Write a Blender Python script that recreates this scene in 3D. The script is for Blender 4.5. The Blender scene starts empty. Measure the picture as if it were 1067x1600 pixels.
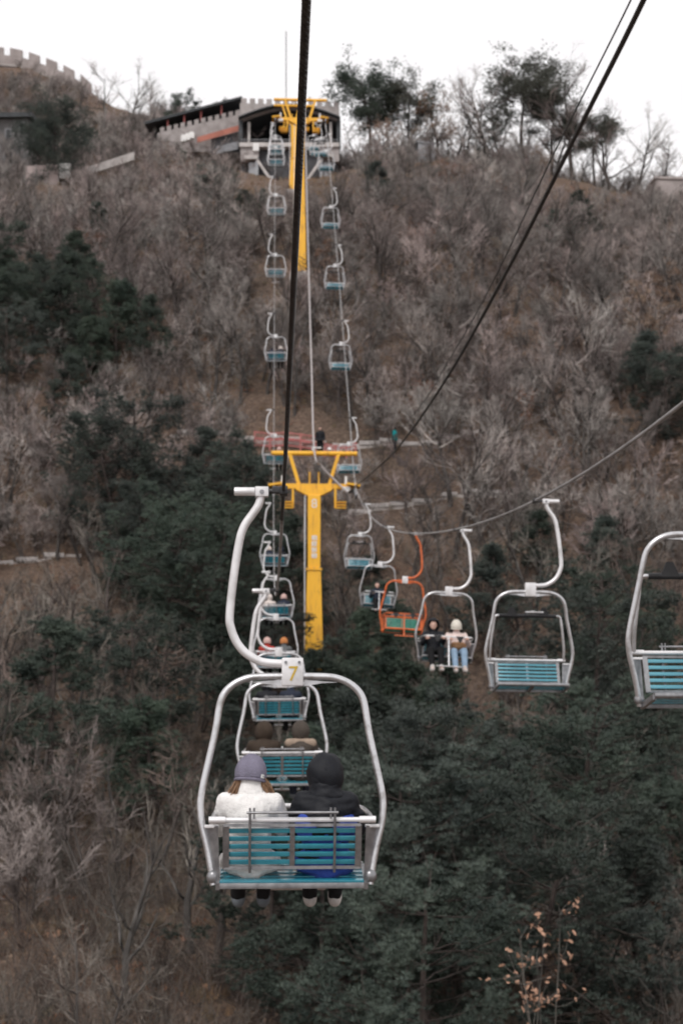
import bpy, bmesh, math, random
import numpy as np
from mathutils import Vector, Matrix, Euler
random.seed(7); np.random.seed(7)
SC = bpy.context.scene
COL = SC.collection
R = math.radians
PI = math.pi

# ------------------------------------------------------------------ camera
F = 50.0 / 24.0 * 1067.0             # focal length in photo pixels
D1 = 10.7                            # chair spacing along the rope (m)
YAW, PITCH = R(-2.84), R(7.6)
CAM = Vector((-0.09, 0.0, 0.0))
cam_d = bpy.data.cameras.new('camera'); cam = bpy.data.objects.new('camera', cam_d)
COL.objects.link(cam)
cam.location = CAM
cam.rotation_euler = (PI / 2 + PITCH, 0, YAW)
cam_d.sensor_fit = 'HORIZONTAL'; cam_d.sensor_width = 24.0; cam_d.lens = 50.0
cam_d.clip_start = 0.05; cam_d.clip_end = 6000
cam_d.dof.use_dof = True; cam_d.dof.focus_distance = 5.8; cam_d.dof.aperture_fstop = 4.4
SC.camera = cam

# ------------------------------------------------------------------ world and sun (overcast)
W = bpy.data.worlds.new('World'); SC.world = W; W.use_nodes = True
wn = W.node_tree; wn.nodes.clear()
wo = wn.nodes.new('ShaderNodeOutputWorld'); bg = wn.nodes.new('ShaderNodeBackground')
sky = wn.nodes.new('ShaderNodeTexSky'); sky.sky_type = 'NISHITA'; sky.sun_disc = False
SUN_EL, SUN_ROT = R(48), R(205)
sky.sun_elevation = SUN_EL; sky.sun_rotation = SUN_ROT
sky.air_density = 1.0; sky.dust_density = 4.0; sky.ozone_density = 1.0
hs = wn.nodes.new('ShaderNodeHueSaturation'); hs.inputs['Saturation'].default_value = 0.25
mx = wn.nodes.new('ShaderNodeMix'); mx.data_type = 'RGBA'
mx.inputs[0].default_value = 0.86                 # a closed cloud deck over the clear sky
mx.inputs[7].default_value = (11.5, 11.25, 11.35, 1)
wn.links.new(sky.outputs[0], hs.inputs['Color'])
wn.links.new(hs.outputs[0], mx.inputs[6])
wn.links.new(mx.outputs[2], bg.inputs[0])
bg.inputs[1].default_value = 0.10
wn.links.new(bg.outputs[0], wo.inputs[0])

sun_d = bpy.data.lights.new('sun', 'SUN'); sun = bpy.data.objects.new('sun', sun_d); COL.objects.link(sun)
sun_d.energy = 1.5; sun_d.angle = R(11); sun_d.color = (1.0, 0.97, 0.94)
# the sun stands behind the camera and to the left
sdir = Vector((math.cos(SUN_EL) * math.sin(SUN_ROT), math.cos(SUN_EL) * math.cos(SUN_ROT), math.sin(SUN_EL)))
sun.rotation_euler = sdir.to_track_quat('Z', 'Y').to_euler()
sun.location = (-20, -30, 60)

SC.view_settings.view_transform = 'Standard'
SC.view_settings.look = 'None'
SC.view_settings.exposure = 0.0
SC.view_settings.gamma = 1.0
SC.view_settings.use_curve_mapping = False
SC.render.engine = 'CYCLES'
SC.cycles.max_bounces = 6
SC.cycles.diffuse_bounces = 3
SC.cycles.transparent_max_bounces = 6
SC.cycles.use_adaptive_sampling = True; SC.cycles.adaptive_threshold = 0.02
SC.cycles.use_denoising = True

# ------------------------------------------------------------------ pixel helpers (photo pixels, 1067 x 1600)
Mc = Euler(cam.rotation_euler).to_matrix()
c_r, c_u, c_f = Mc @ Vector((1, 0, 0)), Mc @ Vector((0, 1, 0)), Mc @ Vector((0, 0, -1))
def pt(px, py, d):
    return CAM + d * (c_f + c_r * ((px - 533.5) / F) - c_u * ((py - 800.0) / F))
def proj(p):
    v = Vector(p) - CAM
    d = v.dot(c_f)
    if d < 0.1: return (9e9, 9e9, d)
    return (533.5 + F * v.dot(c_r) / d, 800 - F * v.dot(c_u) / d, d)

# ------------------------------------------------------------------ materials
MATS = {}
def mat(name, col, rough=0.7, metal=0.0, col2=None, scale=8.0, bump=0.0, bscale=None, detail=6.0, objrand=None, coat=0.0,
        stretch=None, spec=0.5, bdist=0.01, contrast=(0.35, 0.65), sheen=0.0):
    if name in MATS: return MATS[name]
    m = bpy.data.materials.new(name); m.use_nodes = True
    nt = m.node_tree; N = nt.nodes; L = nt.links
    b = N['Principled BSDF']
    b.inputs['Roughness'].default_value = rough; b.inputs['Metallic'].default_value = metal
    b.inputs['Specular IOR Level'].default_value = spec
    if coat: b.inputs['Coat Weight'].default_value = coat
    if sheen: b.inputs['Sheen Weight'].default_value = sheen
    tc = N.new('ShaderNodeTexCoord'); mp = N.new('ShaderNodeMapping')
    L.new(tc.outputs['Object'], mp.inputs[0])
    if stretch: mp.inputs['Scale'].default_value = stretch
    nz = N.new('ShaderNodeTexNoise'); nz.inputs['Scale'].default_value = scale; nz.inputs['Detail'].default_value = detail
    L.new(mp.outputs[0], nz.inputs[0])
    rp = N.new('ShaderNodeValToRGB')
    rp.color_ramp.elements[0].position = contrast[0]; rp.color_ramp.elements[1].position = contrast[1]
    c2 = col2 if col2 else tuple(c * 0.78 for c in col)
    rp.color_ramp.elements[0].color = (*c2, 1); rp.color_ramp.elements[1].color = (*col, 1)
    L.new(nz.outputs['Fac'], rp.inputs[0])
    out = rp.outputs[0]
    if objrand:                                    # per-object variation: hue, value
        oi = N.new('ShaderNodeObjectInfo'); h = N.new('ShaderNodeHueSaturation')
        mr = N.new('ShaderNodeMapRange'); mr.inputs[3].default_value = 1 - objrand[1]; mr.inputs[4].default_value = 1 + objrand[1]
        L.new(oi.outputs['Random'], mr.inputs[0]); L.new(mr.outputs[0], h.inputs['Value'])
        ml = N.new('ShaderNodeMath'); ml.operation = 'MULTIPLY'; ml.inputs[1].default_value = 7.31
        fr = N.new('ShaderNodeMath'); fr.operation = 'FRACT'
        L.new(oi.outputs['Random'], ml.inputs[0]); L.new(ml.outputs[0], fr.inputs[0])
        mr2 = N.new('ShaderNodeMapRange'); mr2.inputs[3].default_value = 0.5 - objrand[0]; mr2.inputs[4].default_value = 0.5 + objrand[0]
        L.new(fr.outputs[0], mr2.inputs[0]); L.new(mr2.outputs[0], h.inputs['Hue'])
        mr3 = N.new('ShaderNodeMapRange'); mr3.inputs[3].default_value = 1.25; mr3.inputs[4].default_value = 0.7
        L.new(fr.outputs[0], mr3.inputs[0]); L.new(mr3.outputs[0], h.inputs['Saturation'])
        L.new(out, h.inputs['Color']); out = h.outputs[0]
    L.new(out, b.inputs['Base Color'])
    if bump:
        bn = N.new('ShaderNodeTexNoise'); bn.inputs['Scale'].default_value = bscale or scale * 3; bn.inputs['Detail'].default_value = 4
        L.new(mp.outputs[0], bn.inputs[0])
        bp = N.new('ShaderNodeBump'); bp.inputs['Strength'].default_value = bump; bp.inputs['Distance'].default_value = bdist
        L.new(bn.outputs['Fac'], bp.inputs['Height']); L.new(bp.outputs[0], b.inputs['Normal'])
    MATS[name] = m
    return m

M = {}
M['white'] = mat('weathered white paint', (0.76, 0.75, 0.76), 0.34, 0.3, (0.60, 0.59, 0.59), 6, 0.10, 40, contrast=(0.3, 0.5))
M['silver'] = mat('silver painted tube', (0.60, 0.60, 0.615), 0.30, 0.78, (0.40, 0.39, 0.385), 11, 0.15, 50, contrast=(0.28, 0.5))
M['galv'] = mat('galvanised steel', (0.33, 0.33, 0.34), 0.36, 0.7, (0.21, 0.21, 0.22), 14, 0.1, 60)
M['darksteel'] = mat('dark greasy steel', (0.075, 0.075, 0.08), 0.45, 0.4, (0.035, 0.035, 0.037), 20, 0.15, 60)
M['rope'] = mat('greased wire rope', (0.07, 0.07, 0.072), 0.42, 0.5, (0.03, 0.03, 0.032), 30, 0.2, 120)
M['rope_far'] = mat('blur paled wire rope', (0.42, 0.41, 0.41), 0.5, 0.3, (0.29, 0.28, 0.28), 4, 0.1, 60)  # same rope farther off; its paling by blur is put into the colour
M['cable'] = mat('black cable sheath', (0.035, 0.035, 0.037), 0.5, 0, (0.02, 0.02, 0.02), 10)
M['cable_backlit'] = mat('backlit cable sheath', (0.42, 0.38, 0.37), 0.6, 0, (0.33, 0.30, 0.30), 10)  # backlight on the cable is put into this pale colour
M['teal'] = mat('teal painted slat', (0.030, 0.27, 0.35), 0.24, 0, (0.016, 0.175, 0.24), 7, 0.12, 45, stretch=(0.6, 6, 6), coat=.6, spec=1.0)
M['green'] = mat('green painted slat', (0.05, 0.30, 0.22), 0.45, 0, (0.03, 0.20, 0.15), 7, 0.12, 45)
M['orange'] = mat('orange painted tube', (0.72, 0.16, 0.035), 0.4, 0, (0.5, 0.10, 0.03), 8, 0.08, 40)
M['black'] = mat('black rubber', (0.016, 0.016, 0.018), 0.55, 0, (0.01, 0.01, 0.011), 10)
M['yellow'] = mat('weathered yellow paint', (0.88, 0.46, 0.03), 0.5, 0, (0.50, 0.23, 0.04), 5, 0.12, 20, contrast=(0.22, 0.5), stretch=(1, 1, .18))
M['mark'] = mat('white stencil paint', (0.82, 0.80, 0.78), 0.6, 0)
M['number'] = mat('yellow stencil paint', (0.62, 0.42, 0.04), 0.6, 0, (0.45, 0.30, 0.03), 30)
M['lamp'] = mat('white lamp housing', (0.8, 0.8, 0.8), 0.4)
M['bark'] = mat('grey bark', (0.095, 0.08, 0.073), 0.9, 0, (0.045, 0.038, 0.034), 5, 0.5, 18, objrand=(0.015, 0.3), stretch=(1, 1, .3))
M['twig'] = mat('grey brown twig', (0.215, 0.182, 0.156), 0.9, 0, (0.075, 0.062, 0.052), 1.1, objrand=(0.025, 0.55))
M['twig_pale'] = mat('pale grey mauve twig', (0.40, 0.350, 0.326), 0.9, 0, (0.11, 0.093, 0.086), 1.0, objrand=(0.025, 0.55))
M['deadleaf'] = mat('dry oak leaf', (0.25, 0.145, 0.09), 0.8, 0, (0.16, 0.09, 0.058), 3, objrand=(0.02, 0.3))
M['needle'] = mat('pine needles', (0.088, 0.114, 0.088), 0.6, 0, (0.022, 0.036, 0.030), 0.9, objrand=(0.02, 0.38), contrast=(0.3, 0.7))
M['pinebark'] = mat('pine bark', (0.075, 0.058, 0.05), 0.9, 0, (0.04, 0.03, 0.027), 6, 0.5, 20)
M['shrub'] = mat('dry shrub twig', (0.17, 0.138, 0.118), 0.9, 0, (0.08, 0.065, 0.056), 0.6, objrand=(0.02, 0.4))
M['grass'] = mat('dry grass', (0.33, 0.25, 0.16), 0.9, 0, (0.2, 0.145, 0.09), 0.5, objrand=(0.02, 0.3))
M['stone'] = mat('grey wall stone', (0.41, 0.37, 0.36), 0.9, 0, (0.30, 0.27, 0.26), 1.5, 0.4, 6, bdist=0.05)
M['brick'] = mat('old wall brick', (0.40, 0.35, 0.335), 0.9, 0, (0.30, 0.26, 0.25), 0.7, 0.4, 5, bdist=0.05)
M['concrete'] = mat('pale concrete', (0.56, 0.52, 0.50), 0.85, 0, (0.40, 0.37, 0.355), 1.3, 0.3, 8)
M['roofdark'] = mat('dark roof sheet', (0.05, 0.055, 0.06), 0.6, 0, (0.035, 0.038, 0.042), 2)
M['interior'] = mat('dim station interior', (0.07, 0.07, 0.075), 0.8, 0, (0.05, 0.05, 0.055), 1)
M['banner'] = mat('red banner cloth', (0.50, 0.19, 0.14), 0.8, 0, (0.40, 0.15, 0.11), 1)
M['redfence'] = mat('faded red paint', (0.50, 0.16, 0.15), 0.7, 0, (0.38, 0.12, 0.11), 2)
M['panel'] = mat('pinkish wall panel', (0.55, 0.45, 0.43), 0.8, 0, (0.45, 0.37, 0.355), 1)
M['skin'] = mat('skin', (0.62, 0.40, 0.32), 0.55, 0, (0.55, 0.34, 0.27), 12)
M['pathstone'] = mat('path stone', (0.58, 0.53, 0.50), 0.9, 0, (0.42, 0.38, 0.355), 0.8, 0.3, 7)

def cloth(name, col, bump=0.25, bscale=40, rough=0.9, **k):
    return mat(name, col, rough, 0, tuple(c * 0.8 for c in col), 9, bump, bscale, spec=.2, **k)

def ground_material():
    m = bpy.data.materials.new('leaf litter ground'); m.use_nodes = True
    nt = m.node_tree; N = nt.nodes; L = nt.links; b = N['Principled BSDF']
    b.inputs['Roughness'].default_value = 0.95; b.inputs['Specular IOR Level'].default_value = 0.15
    tc = N.new('ShaderNodeTexCoord')
    def noise(s, d=8):
        n = N.new('ShaderNodeTexNoise'); n.inputs['Scale'].default_value = s; n.inputs['Detail'].default_value = d
        n.inputs['Roughness'].default_value = 0.65
        L.new(tc.outputs['Object'], n.inputs[0]); return n
    def ramp(src, stops):
        r = N.new('ShaderNodeValToRGB'); e = r.color_ramp.elements
        e[0].position, e[0].color = stops[0][0], (*stops[0][1], 1)
        e[1].position, e[1].color = stops[-1][0], (*stops[-1][1], 1)
        for p, c in stops[1:-1]:
            x = e.new(p); x.color = (*c, 1)
        L.new(src, r.inputs[0]); return r
    big = ramp(noise(0.09, 5).outputs['Fac'], [(0.35, (0.075, 0.058, 0.046)), (0.5, (0.13, 0.088, 0.067)), (0.65, (0.18, 0.118, 0.086))])
    fine = ramp(noise(4.5, 10).outputs['Fac'], [(0.3, (0.03, 0.023, 0.019)), (0.48, (0.105, 0.076, 0.06)), (0.62, (0.21, 0.152, 0.115)), (0.75, (0.30, 0.23, 0.18))])
    mixn = N.new('ShaderNodeMix'); mixn.data_type = 'RGBA'; mixn.inputs[0].default_value = 0.55
    L.new(big.outputs[0], mixn.inputs[6]); L.new(fine.outputs[0], mixn.inputs[7])
    L.new(mixn.outputs[2], b.inputs['Base Color'])
    bp = N.new('ShaderNodeBump'); bp.inputs['Strength'].default_value = 0.9; bp.inputs['Distance'].default_value = 0.15
    L.new(noise(3.0, 10).outputs['Fac'], bp.inputs['Height']); L.new(bp.outputs[0], b.inputs['Normal'])
    return m
M['ground'] = ground_material()

# ------------------------------------------------------------------ mesh helpers
def link(o, parent=None):
    COL.objects.link(o)
    if parent is not None: o.parent = parent
    return o
def newmesh(name, verts, faces, m=None, smooth=False):
    me = bpy.data.meshes.new(name); me.from_pydata([tuple(v) for v in verts], [], faces); me.update()
    if smooth: me.polygons.foreach_set('use_smooth', [True] * len(me.polygons))
    if m: me.materials.append(m)
    return me
def obj(name, me, parent=None, loc=None):
    o = bpy.data.objects.new(name, me)
    if loc is not None: o.location = loc
    return link(o, parent)
def setmat(o, m):
    if not o.material_slots: o.data.materials.append(m)
    o.material_slots[0].link = 'OBJECT'; o.material_slots[0].material = m
def empty(name, loc, rz=0.0):
    o = bpy.data.objects.new(name, None); o.location = loc; o.rotation_euler = (0, 0, rz); o.empty_display_size = 0.2
    return link(o)
def tag(o, label=None, cat=None, group=None, kind=None):
    if label: o['label'] = label
    if cat: o['category'] = cat
    if group: o['group'] = group
    if kind: o['kind'] = kind
    return o
def copy_tree(o, parent=None):
    c = o.copy(); COL.objects.link(c); c.parent = parent
    for ch in o.children: copy_tree(ch, c)
    return c

def catmull(pts, n):
    P = [Vector(p) for p in pts]; P = [P[0] * 2 - P[1]] + P + [P[-1] * 2 - P[-2]]
    out = []
    for i in range(1, len(P) - 2):
        a, b, c, d = P[i - 1], P[i], P[i + 1], P[i + 2]
        for k in range(n):
            t = k / n
            out.append(0.5 * ((2 * b) + (c - a) * t + (2 * a - 5 * b + 4 * c - d) * t * t + (3 * b - a - 3 * c + d) * t ** 3))
    out.append(P[-2]); return out

class MB:
    """collects shapes into one mesh"""
    def __init__(s): s.v, s.f = [], []
    def tube(s, pts, rad, sides=8, caps=True):
        pts = [Vector(p) for p in pts]; n = len(pts)
        rad = rad if isinstance(rad, (list, tuple)) else [rad] * n
        base = len(s.v); prev = None
        for i, p in enumerate(pts):
            t = (pts[min(i + 1, n - 1)] - pts[max(i - 1, 0)])
            t = t.normalized() if t.length > 1e-9 else Vector((0, 0, 1))
            if prev is None:
                a = Vector((0, 1, 0)) if abs(t.y) < 0.9 else Vector((1, 0, 0))
                u = t.cross(a).normalized()
            else:
                u = (prev - t * prev.dot(t))
                u = u.normalized() if u.length > 1e-6 else t.orthogonal().normalized()
            prev = u; w = t.cross(u)
            for k in range(sides):
                an = 2 * PI * k / sides
                s.v.append(p + (u * math.cos(an) + w * math.sin(an)) * rad[i])
        for i in range(n - 1):
            for k in range(sides):
                a = base + i * sides + k; b = base + i * sides + (k + 1) % sides
                s.f.append((a, b, b + sides, a + sides))
        if caps:
            s.f.append(tuple(base + k for k in reversed(range(sides))))
            s.f.append(tuple(base + (n - 1) * sides + k for k in range(sides)))
        return s
    def box(s, c, size, rot=None, taper=1.0):
        c = Vector(c); b = len(s.v)
        for z in (-.5, .5):
            k = taper if z > 0 else 1.0
            for x, y in ((-.5, -.5), (.5, -.5), (.5, .5), (-.5, .5)):
                p = Vector((x * size[0] * k, y * size[1] * k, z * size[2]))
                if rot is not None: p = rot @ p
                s.v.append(c + p)
        s.f += [(b, b + 3, b + 2, b + 1), (b + 4, b + 5, b + 6, b + 7), (b, b + 1, b + 5, b + 4), (b + 1, b + 2, b + 6, b + 5),
                (b + 2, b + 3, b + 7, b + 6), (b + 3, b, b + 4, b + 7)]
        return s
    def bar(s, p0, p1, w, h, up=(0, 0, 1)):
        p0, p1 = Vector(p0), Vector(p1); t = (p1 - p0); l = t.length; t.normalize()
        x = t.cross(Vector(up)); x = x.normalized() if x.length > 1e-5 else Vector((1, 0, 0)); z = x.cross(t)
        rot = Matrix((x, t, z)).transposed()
        return s.box((p0 + p1) / 2, (w, l, h), rot)
    def prism(s, poly, vec):
        """poly: 3D points; extruded by vec"""
        b = len(s.v); n = len(poly); vec = Vector(vec)
        s.v += [Vector(p) for p in poly] + [Vector(p) + vec for p in poly]
        s.f.append(tuple(b + i for i in range(n))); s.f.append(tuple(b + n + i for i in reversed(range(n))))
        for i in range(n):
            j = (i + 1) % n; s.f.append((b + j, b + i, b + n + i, b + n + j))
        return s
    def cyl(s, p0, p1, r, sides=12): return s.tube([p0, p1], r, sides)
    def ball(s, c, rad, seg=10, rings=7):
        rad = Vector(rad) if not isinstance(rad, (int, float)) else Vector((rad,) * 3)
        b = len(s.v); c = Vector(c)
        for i in range(1, rings):
            th = PI * i / rings
            for k in range(seg):
                ph = 2 * PI * k / seg
                s.v.append(c + Vector((rad.x * math.sin(th) * math.cos(ph), rad.y * math.sin(th) * math.sin(ph), rad.z * math.cos(th))))
        top = len(s.v); s.v.append(c + Vector((0, 0, rad.z))); bot = len(s.v); s.v.append(c - Vector((0, 0, rad.z)))
        for k in range(seg):
            s.f.append((top, b + k, b + (k + 1) % seg)); e = b + (rings - 2) * seg
            s.f.append((bot, e + (k + 1) % seg, e + k))
        for i in range(rings - 2):
            for k in range(seg):
                a = b + i * seg + k; d = b + i * seg + (k + 1) % seg
                s.f.append((a, a + seg, d + seg, d))
        return s
    def mesh(s, name, m, smooth=False, bevel=0.0):
        me = newmesh(name, s.v, s.f, None)
        bm = bmesh.new(); bm.from_mesh(me)
        bmesh.ops.recalc_face_normals(bm, faces=bm.faces)
        if bevel: bmesh.ops.bevel(bm, geom=bm.edges[:], offset=bevel, segments=2, affect='EDGES', profile=0.6, clamp_overlap=True)
        bm.to_mesh(me); bm.free()
        if smooth:
            me.polygons.foreach_set('use_smooth', [True] * len(me.polygons))
            me.set_sharp_from_angle(angle=R(42))
        me.materials.append(m); return me
    def build(s, name, m, parent=None, smooth=False, bevel=0.0, loc=None):
        return obj(name, s.mesh(name, m, smooth, bevel), parent, loc)

def text_mesh(txt, size, depth, m, name='number', font=None):
    cu = bpy.data.curves.new('txt', 'FONT'); cu.body = txt; cu.size = size; cu.extrude = depth
    cu.align_x = 'CENTER'; cu.align_y = 'CENTER'
    o = bpy.data.objects.new('txt', cu); COL.objects.link(o)
    dg = bpy.context.evaluated_depsgraph_get()
    me = bpy.data.meshes.new_from_object(o.evaluated_get(dg)); me.name = name
    bpy.data.objects.remove(o)
    me.materials.clear(); me.materials.append(m)
    return me

# ------------------------------------------------------------------ terrain: photo rows of ground at known depths
TCOLS = [-500, 0, 250, 460, 700, 1067, 1600]
TROWS = [  # depth, ground row in the photo at each column
    (22,  (2000, 2030, 2060, 2120, 2160, 2160, 2120)),
    (35,  (1560, 1580, 1600, 1640, 1680, 1690, 1660)),
    (50,  (1250, 1275, 1300, 1330, 1360, 1370, 1340)),
    (68.5, (985, 1010, 1050, 1105, 1130, 1140, 1110)),
    (80,  (850, 872, 872, 885, 890, 900, 880)),
    (90,  (700, 710, 705, 697, 710, 730, 720)),
    (111, (450, 455, 440, 414, 440, 470, 470)),
    (130, (345, 348, 352, 346, 338, 380, 400)),
    (145, (290, 296, 302, 298, 272, 328, 360)),
    (160, (262, 276, 262, 280, 252, 308, 345)),
    (175, (215, 238, 245, 278, 256, 320, 350)),
    (200, (130, 165, 205, 275, 300, 360, 380)),
    (222, (85, 108, 190, 290, 340, 400, 410)),
    (260, (120, 160, 260, 330, 380, 430, 440)),
    (330, (300, 330, 400, 420, 450, 480, 480)),
    (600, (700, 700, 700, 700, 700, 700, 700)),
    (2500, (850, 850, 850, 850, 850, 850, 850)),
]
yf = Vector((math.sin(-YAW), math.cos(YAW), 0)); yr = Vector((math.cos(YAW), -math.sin(-YAW), 0))
_cols_a, _cols_v, _cols_z = [], [], []
for j, px in enumerate(TCOLS):
    vs, zs = [-400, -60, 0], [-48.0, -21.0, -14.5]
    for d, ys in TROWS:
        p = pt(px, ys[j], d) - CAM
        vs.append(p.dot(yf)); zs.append(p.z)
    _cols_a.append((px - 533.5) / F); _cols_v.append(np.array(vs)); _cols_z.append(np.array(zs))
_cols_a = np.array(_cols_a)
def ground(x, y, noise=True):
    x = np.atleast_1d(np.asarray(x, float)); y = np.atleast_1d(np.asarray(y, float))
    dx, dy = x - CAM.x, y - CAM.y
    v = dx * yf.x + dy * yf.y; u = dx * yr.x + dy * yr.y
    a = np.clip(u / np.maximum(v, 24.0), _cols_a[0], _cols_a[-1])
    Z = np.stack([np.interp(v, _cols_v[j], _cols_z[j]) for j in range(len(TCOLS))])
    idx = np.clip(np.searchsorted(_cols_a, a) - 1, 0, len(TCOLS) - 2)
    t = (a - _cols_a[idx]) / (_cols_a[idx + 1] - _cols_a[idx]); t = t * t * (3 - 2 * t)
    k = np.arange(len(x))
    z = Z[idx, k] * (1 - t) + Z[idx + 1, k] * t
    if noise:
        z = z + 0.45 * np.sin(x * .31 + 1.3 * np.sin(y * .17)) * np.sin(y * .27 + x * .05) + 0.22 * np.sin(x * .83 + y * .41) * np.sin(y * .71 - x * .3) \
            + 0.10 * np.sin(x * 1.9 + y * 2.3) * np.sin(y * 1.7 - x * 1.1)
    return z
def gz(x, y): return float(ground(x, y)[0])
def gpx(px, d):
    """ground point under photo column px at depth d"""
    p = pt(px, 800, d); return Vector((p.x, p.y, gz(p.x, p.y)))

def axis(lo, hi, f0, f1, fine):
    a = list(np.arange(f0, f1 + 1e-6, fine)); s = fine; p = f1
    while p < hi: s *= 1.25; p += s; a.append(min(p, hi))
    s = fine; p = f0
    while p > lo: s *= 1.25; p -= s; a.insert(0, max(p, lo))
    return np.array(a)
gx = axis(-900, 900, -70, 80, 0.8); gy = axis(-300, 1300, 12, 240, 0.8)
GX, GY = np.meshgrid(gx, gy)
GZ = ground(GX.ravel(), GY.ravel())
nv, nx = len(GZ), len(gx)
me = bpy.data.meshes.new('hillside'); me.vertices.add(nv)
me.vertices.foreach_set('co', np.stack([GX.ravel(), GY.ravel(), GZ], 1).ravel())
ii = (np.arange(len(gy) - 1)[:, None] * nx + np.arange(nx - 1)[None, :]).ravel()
quads = np.stack([ii, ii + 1, ii + 1 + nx, ii + nx], 1)
me.loops.add(quads.size); me.loops.foreach_set('vertex_index', quads.ravel())
me.polygons.add(len(quads)); me.polygons.foreach_set('loop_start', np.arange(len(quads)) * 4)
me.polygons.foreach_set('loop_total', np.full(len(quads), 4)); me.polygons.foreach_set('use_smooth', np.ones(len(quads), bool))
me.update(); me.validate(); me.materials.append(M['ground'])
tag(obj('hillside', me), 'brown leaf covered mountain slope', kind='structure')

# ------------------------------------------------------------------ ropes
GAUGE = 3.9
def rope_fit(data, x):
    """data: (n, photo row). returns list of (y, z) in the plane of the rope"""
    out = []
    for n, py in data:
        d = n * D1
        px = 423 + F * (x + 0.1) / d
        p = pt(px, py, d); out.append((p.y, p.z))
    return out
L_near = [(.378, 0), (1, 770), (2, 921), (3, 925), (4, 896), (5, 845), (6, 788), (6.4, 757)]
L_mid = [(6.4, 757), (6.9, 640), (7.7, 489), (8.55, 371), (9.35, 268), (10.4, 184)]
R_near = [(1.29, 630), (2.017, 775), (2.895, 833), (3.83, 834), (4.695, 820), (5.85, 790), (6.4, 757)]
R_mid = [(6.4, 757), (6.85, 660), (7.65, 506), (8.45, 386), (9.2, 283), (10.4, 184)]
def poly(data, x, deg=2):
    q = np.array(rope_fit(data, x)); w = np.ones(len(q)); w[-1] = 1.5; w[0] = 1.5
    return np.polyfit(q[:, 0], q[:, 1], deg, w=w)
class Rope:
    def __init__(s, near, mid, x):
        s.x = x; s.pn = poly(near, x, 4); s.pm = poly(mid, x)
        s.y1 = rope_fit([(6.4, 757)], x)[0][0]; s.y2, s.z2 = rope_fit([(10.4, 184)], x)[0]
        s.z1 = np.polyval(s.pn, s.y1)
        # make the second span meet both towers
        e1 = s.z1 - np.polyval(s.pm, s.y1); e2 = s.z2 - np.polyval(s.pm, s.y2)
        s.e = (e1, e2)
        s.y3, s.z3 = rope_fit([(13.6, 188)], x)[0]; s.y4, s.z4 = rope_fit([(16.6, 196)], x)[0]
    def z(s, y):
        if y <= s.y1: return float(np.polyval(s.pn, y))
        if y <= s.y2:
            t = (y - s.y1) / (s.y2 - s.y1); return float(np.polyval(s.pm, y) + s.e[0] * (1 - t) + s.e[1] * t)
        if y <= s.y3:
            t = (y - s.y2) / (s.y3 - s.y2); return s.z2 + (s.z3 - s.z2) * t - 0.5 * 4 * t * (1 - t)
        t = (y - s.y3) / (s.y4 - s.y3); return s.z3 + (s.z4 - s.z3) * t
    def p(s, y): return Vector((s.x, y, s.z(y)))
    def at_depth(s, n):
        d = n * D1; y = d
        for _ in range(6):
            v = s.p(y) - CAM; y += d - v.dot(c_f)
        return s.p(y)
RL, RR = Rope(L_near, L_mid, 0.0), Rope(R_near, R_mid, GAUGE)

def build_rope(rp, name, label, strands):
    y0 = -6.0; ys = list(np.arange(y0 if strands else 3.0, 16, 0.5)) + list(np.arange(16, rp.y4, 1.5))
    far0 = 12.0 if strands else y0
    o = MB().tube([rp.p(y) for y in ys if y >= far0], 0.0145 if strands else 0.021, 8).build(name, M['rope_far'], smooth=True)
    tag(o, label, 'rope', 'haul rope strands')
    if strands:                                    # laid strands on the length that hangs close to the viewer
        m = MB(); lay = 0.085; st = lay / 12
        yy = np.arange(1.5, 12.2, st)
        for k in range(7):
            pts = []
            for y in yy:
                a = 2 * PI * (y / lay + k / 7.0); c = rp.p(y)
                pts.append((c.x + 0.0098 * math.cos(a), c.y, c.z + 0.0098 * math.sin(a)))
            m.tube(pts, 0.0048, 5)
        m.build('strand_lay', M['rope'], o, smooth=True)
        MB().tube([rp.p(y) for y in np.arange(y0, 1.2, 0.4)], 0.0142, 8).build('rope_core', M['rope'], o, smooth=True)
    return o
build_rope(RL, 'haul_rope', 'dark twisted steel rope rising straight up from chair seven', True)
build_rope(RR, 'haul_rope', 'grey steel rope sagging at right above the chairs facing the viewer', False)

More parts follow.
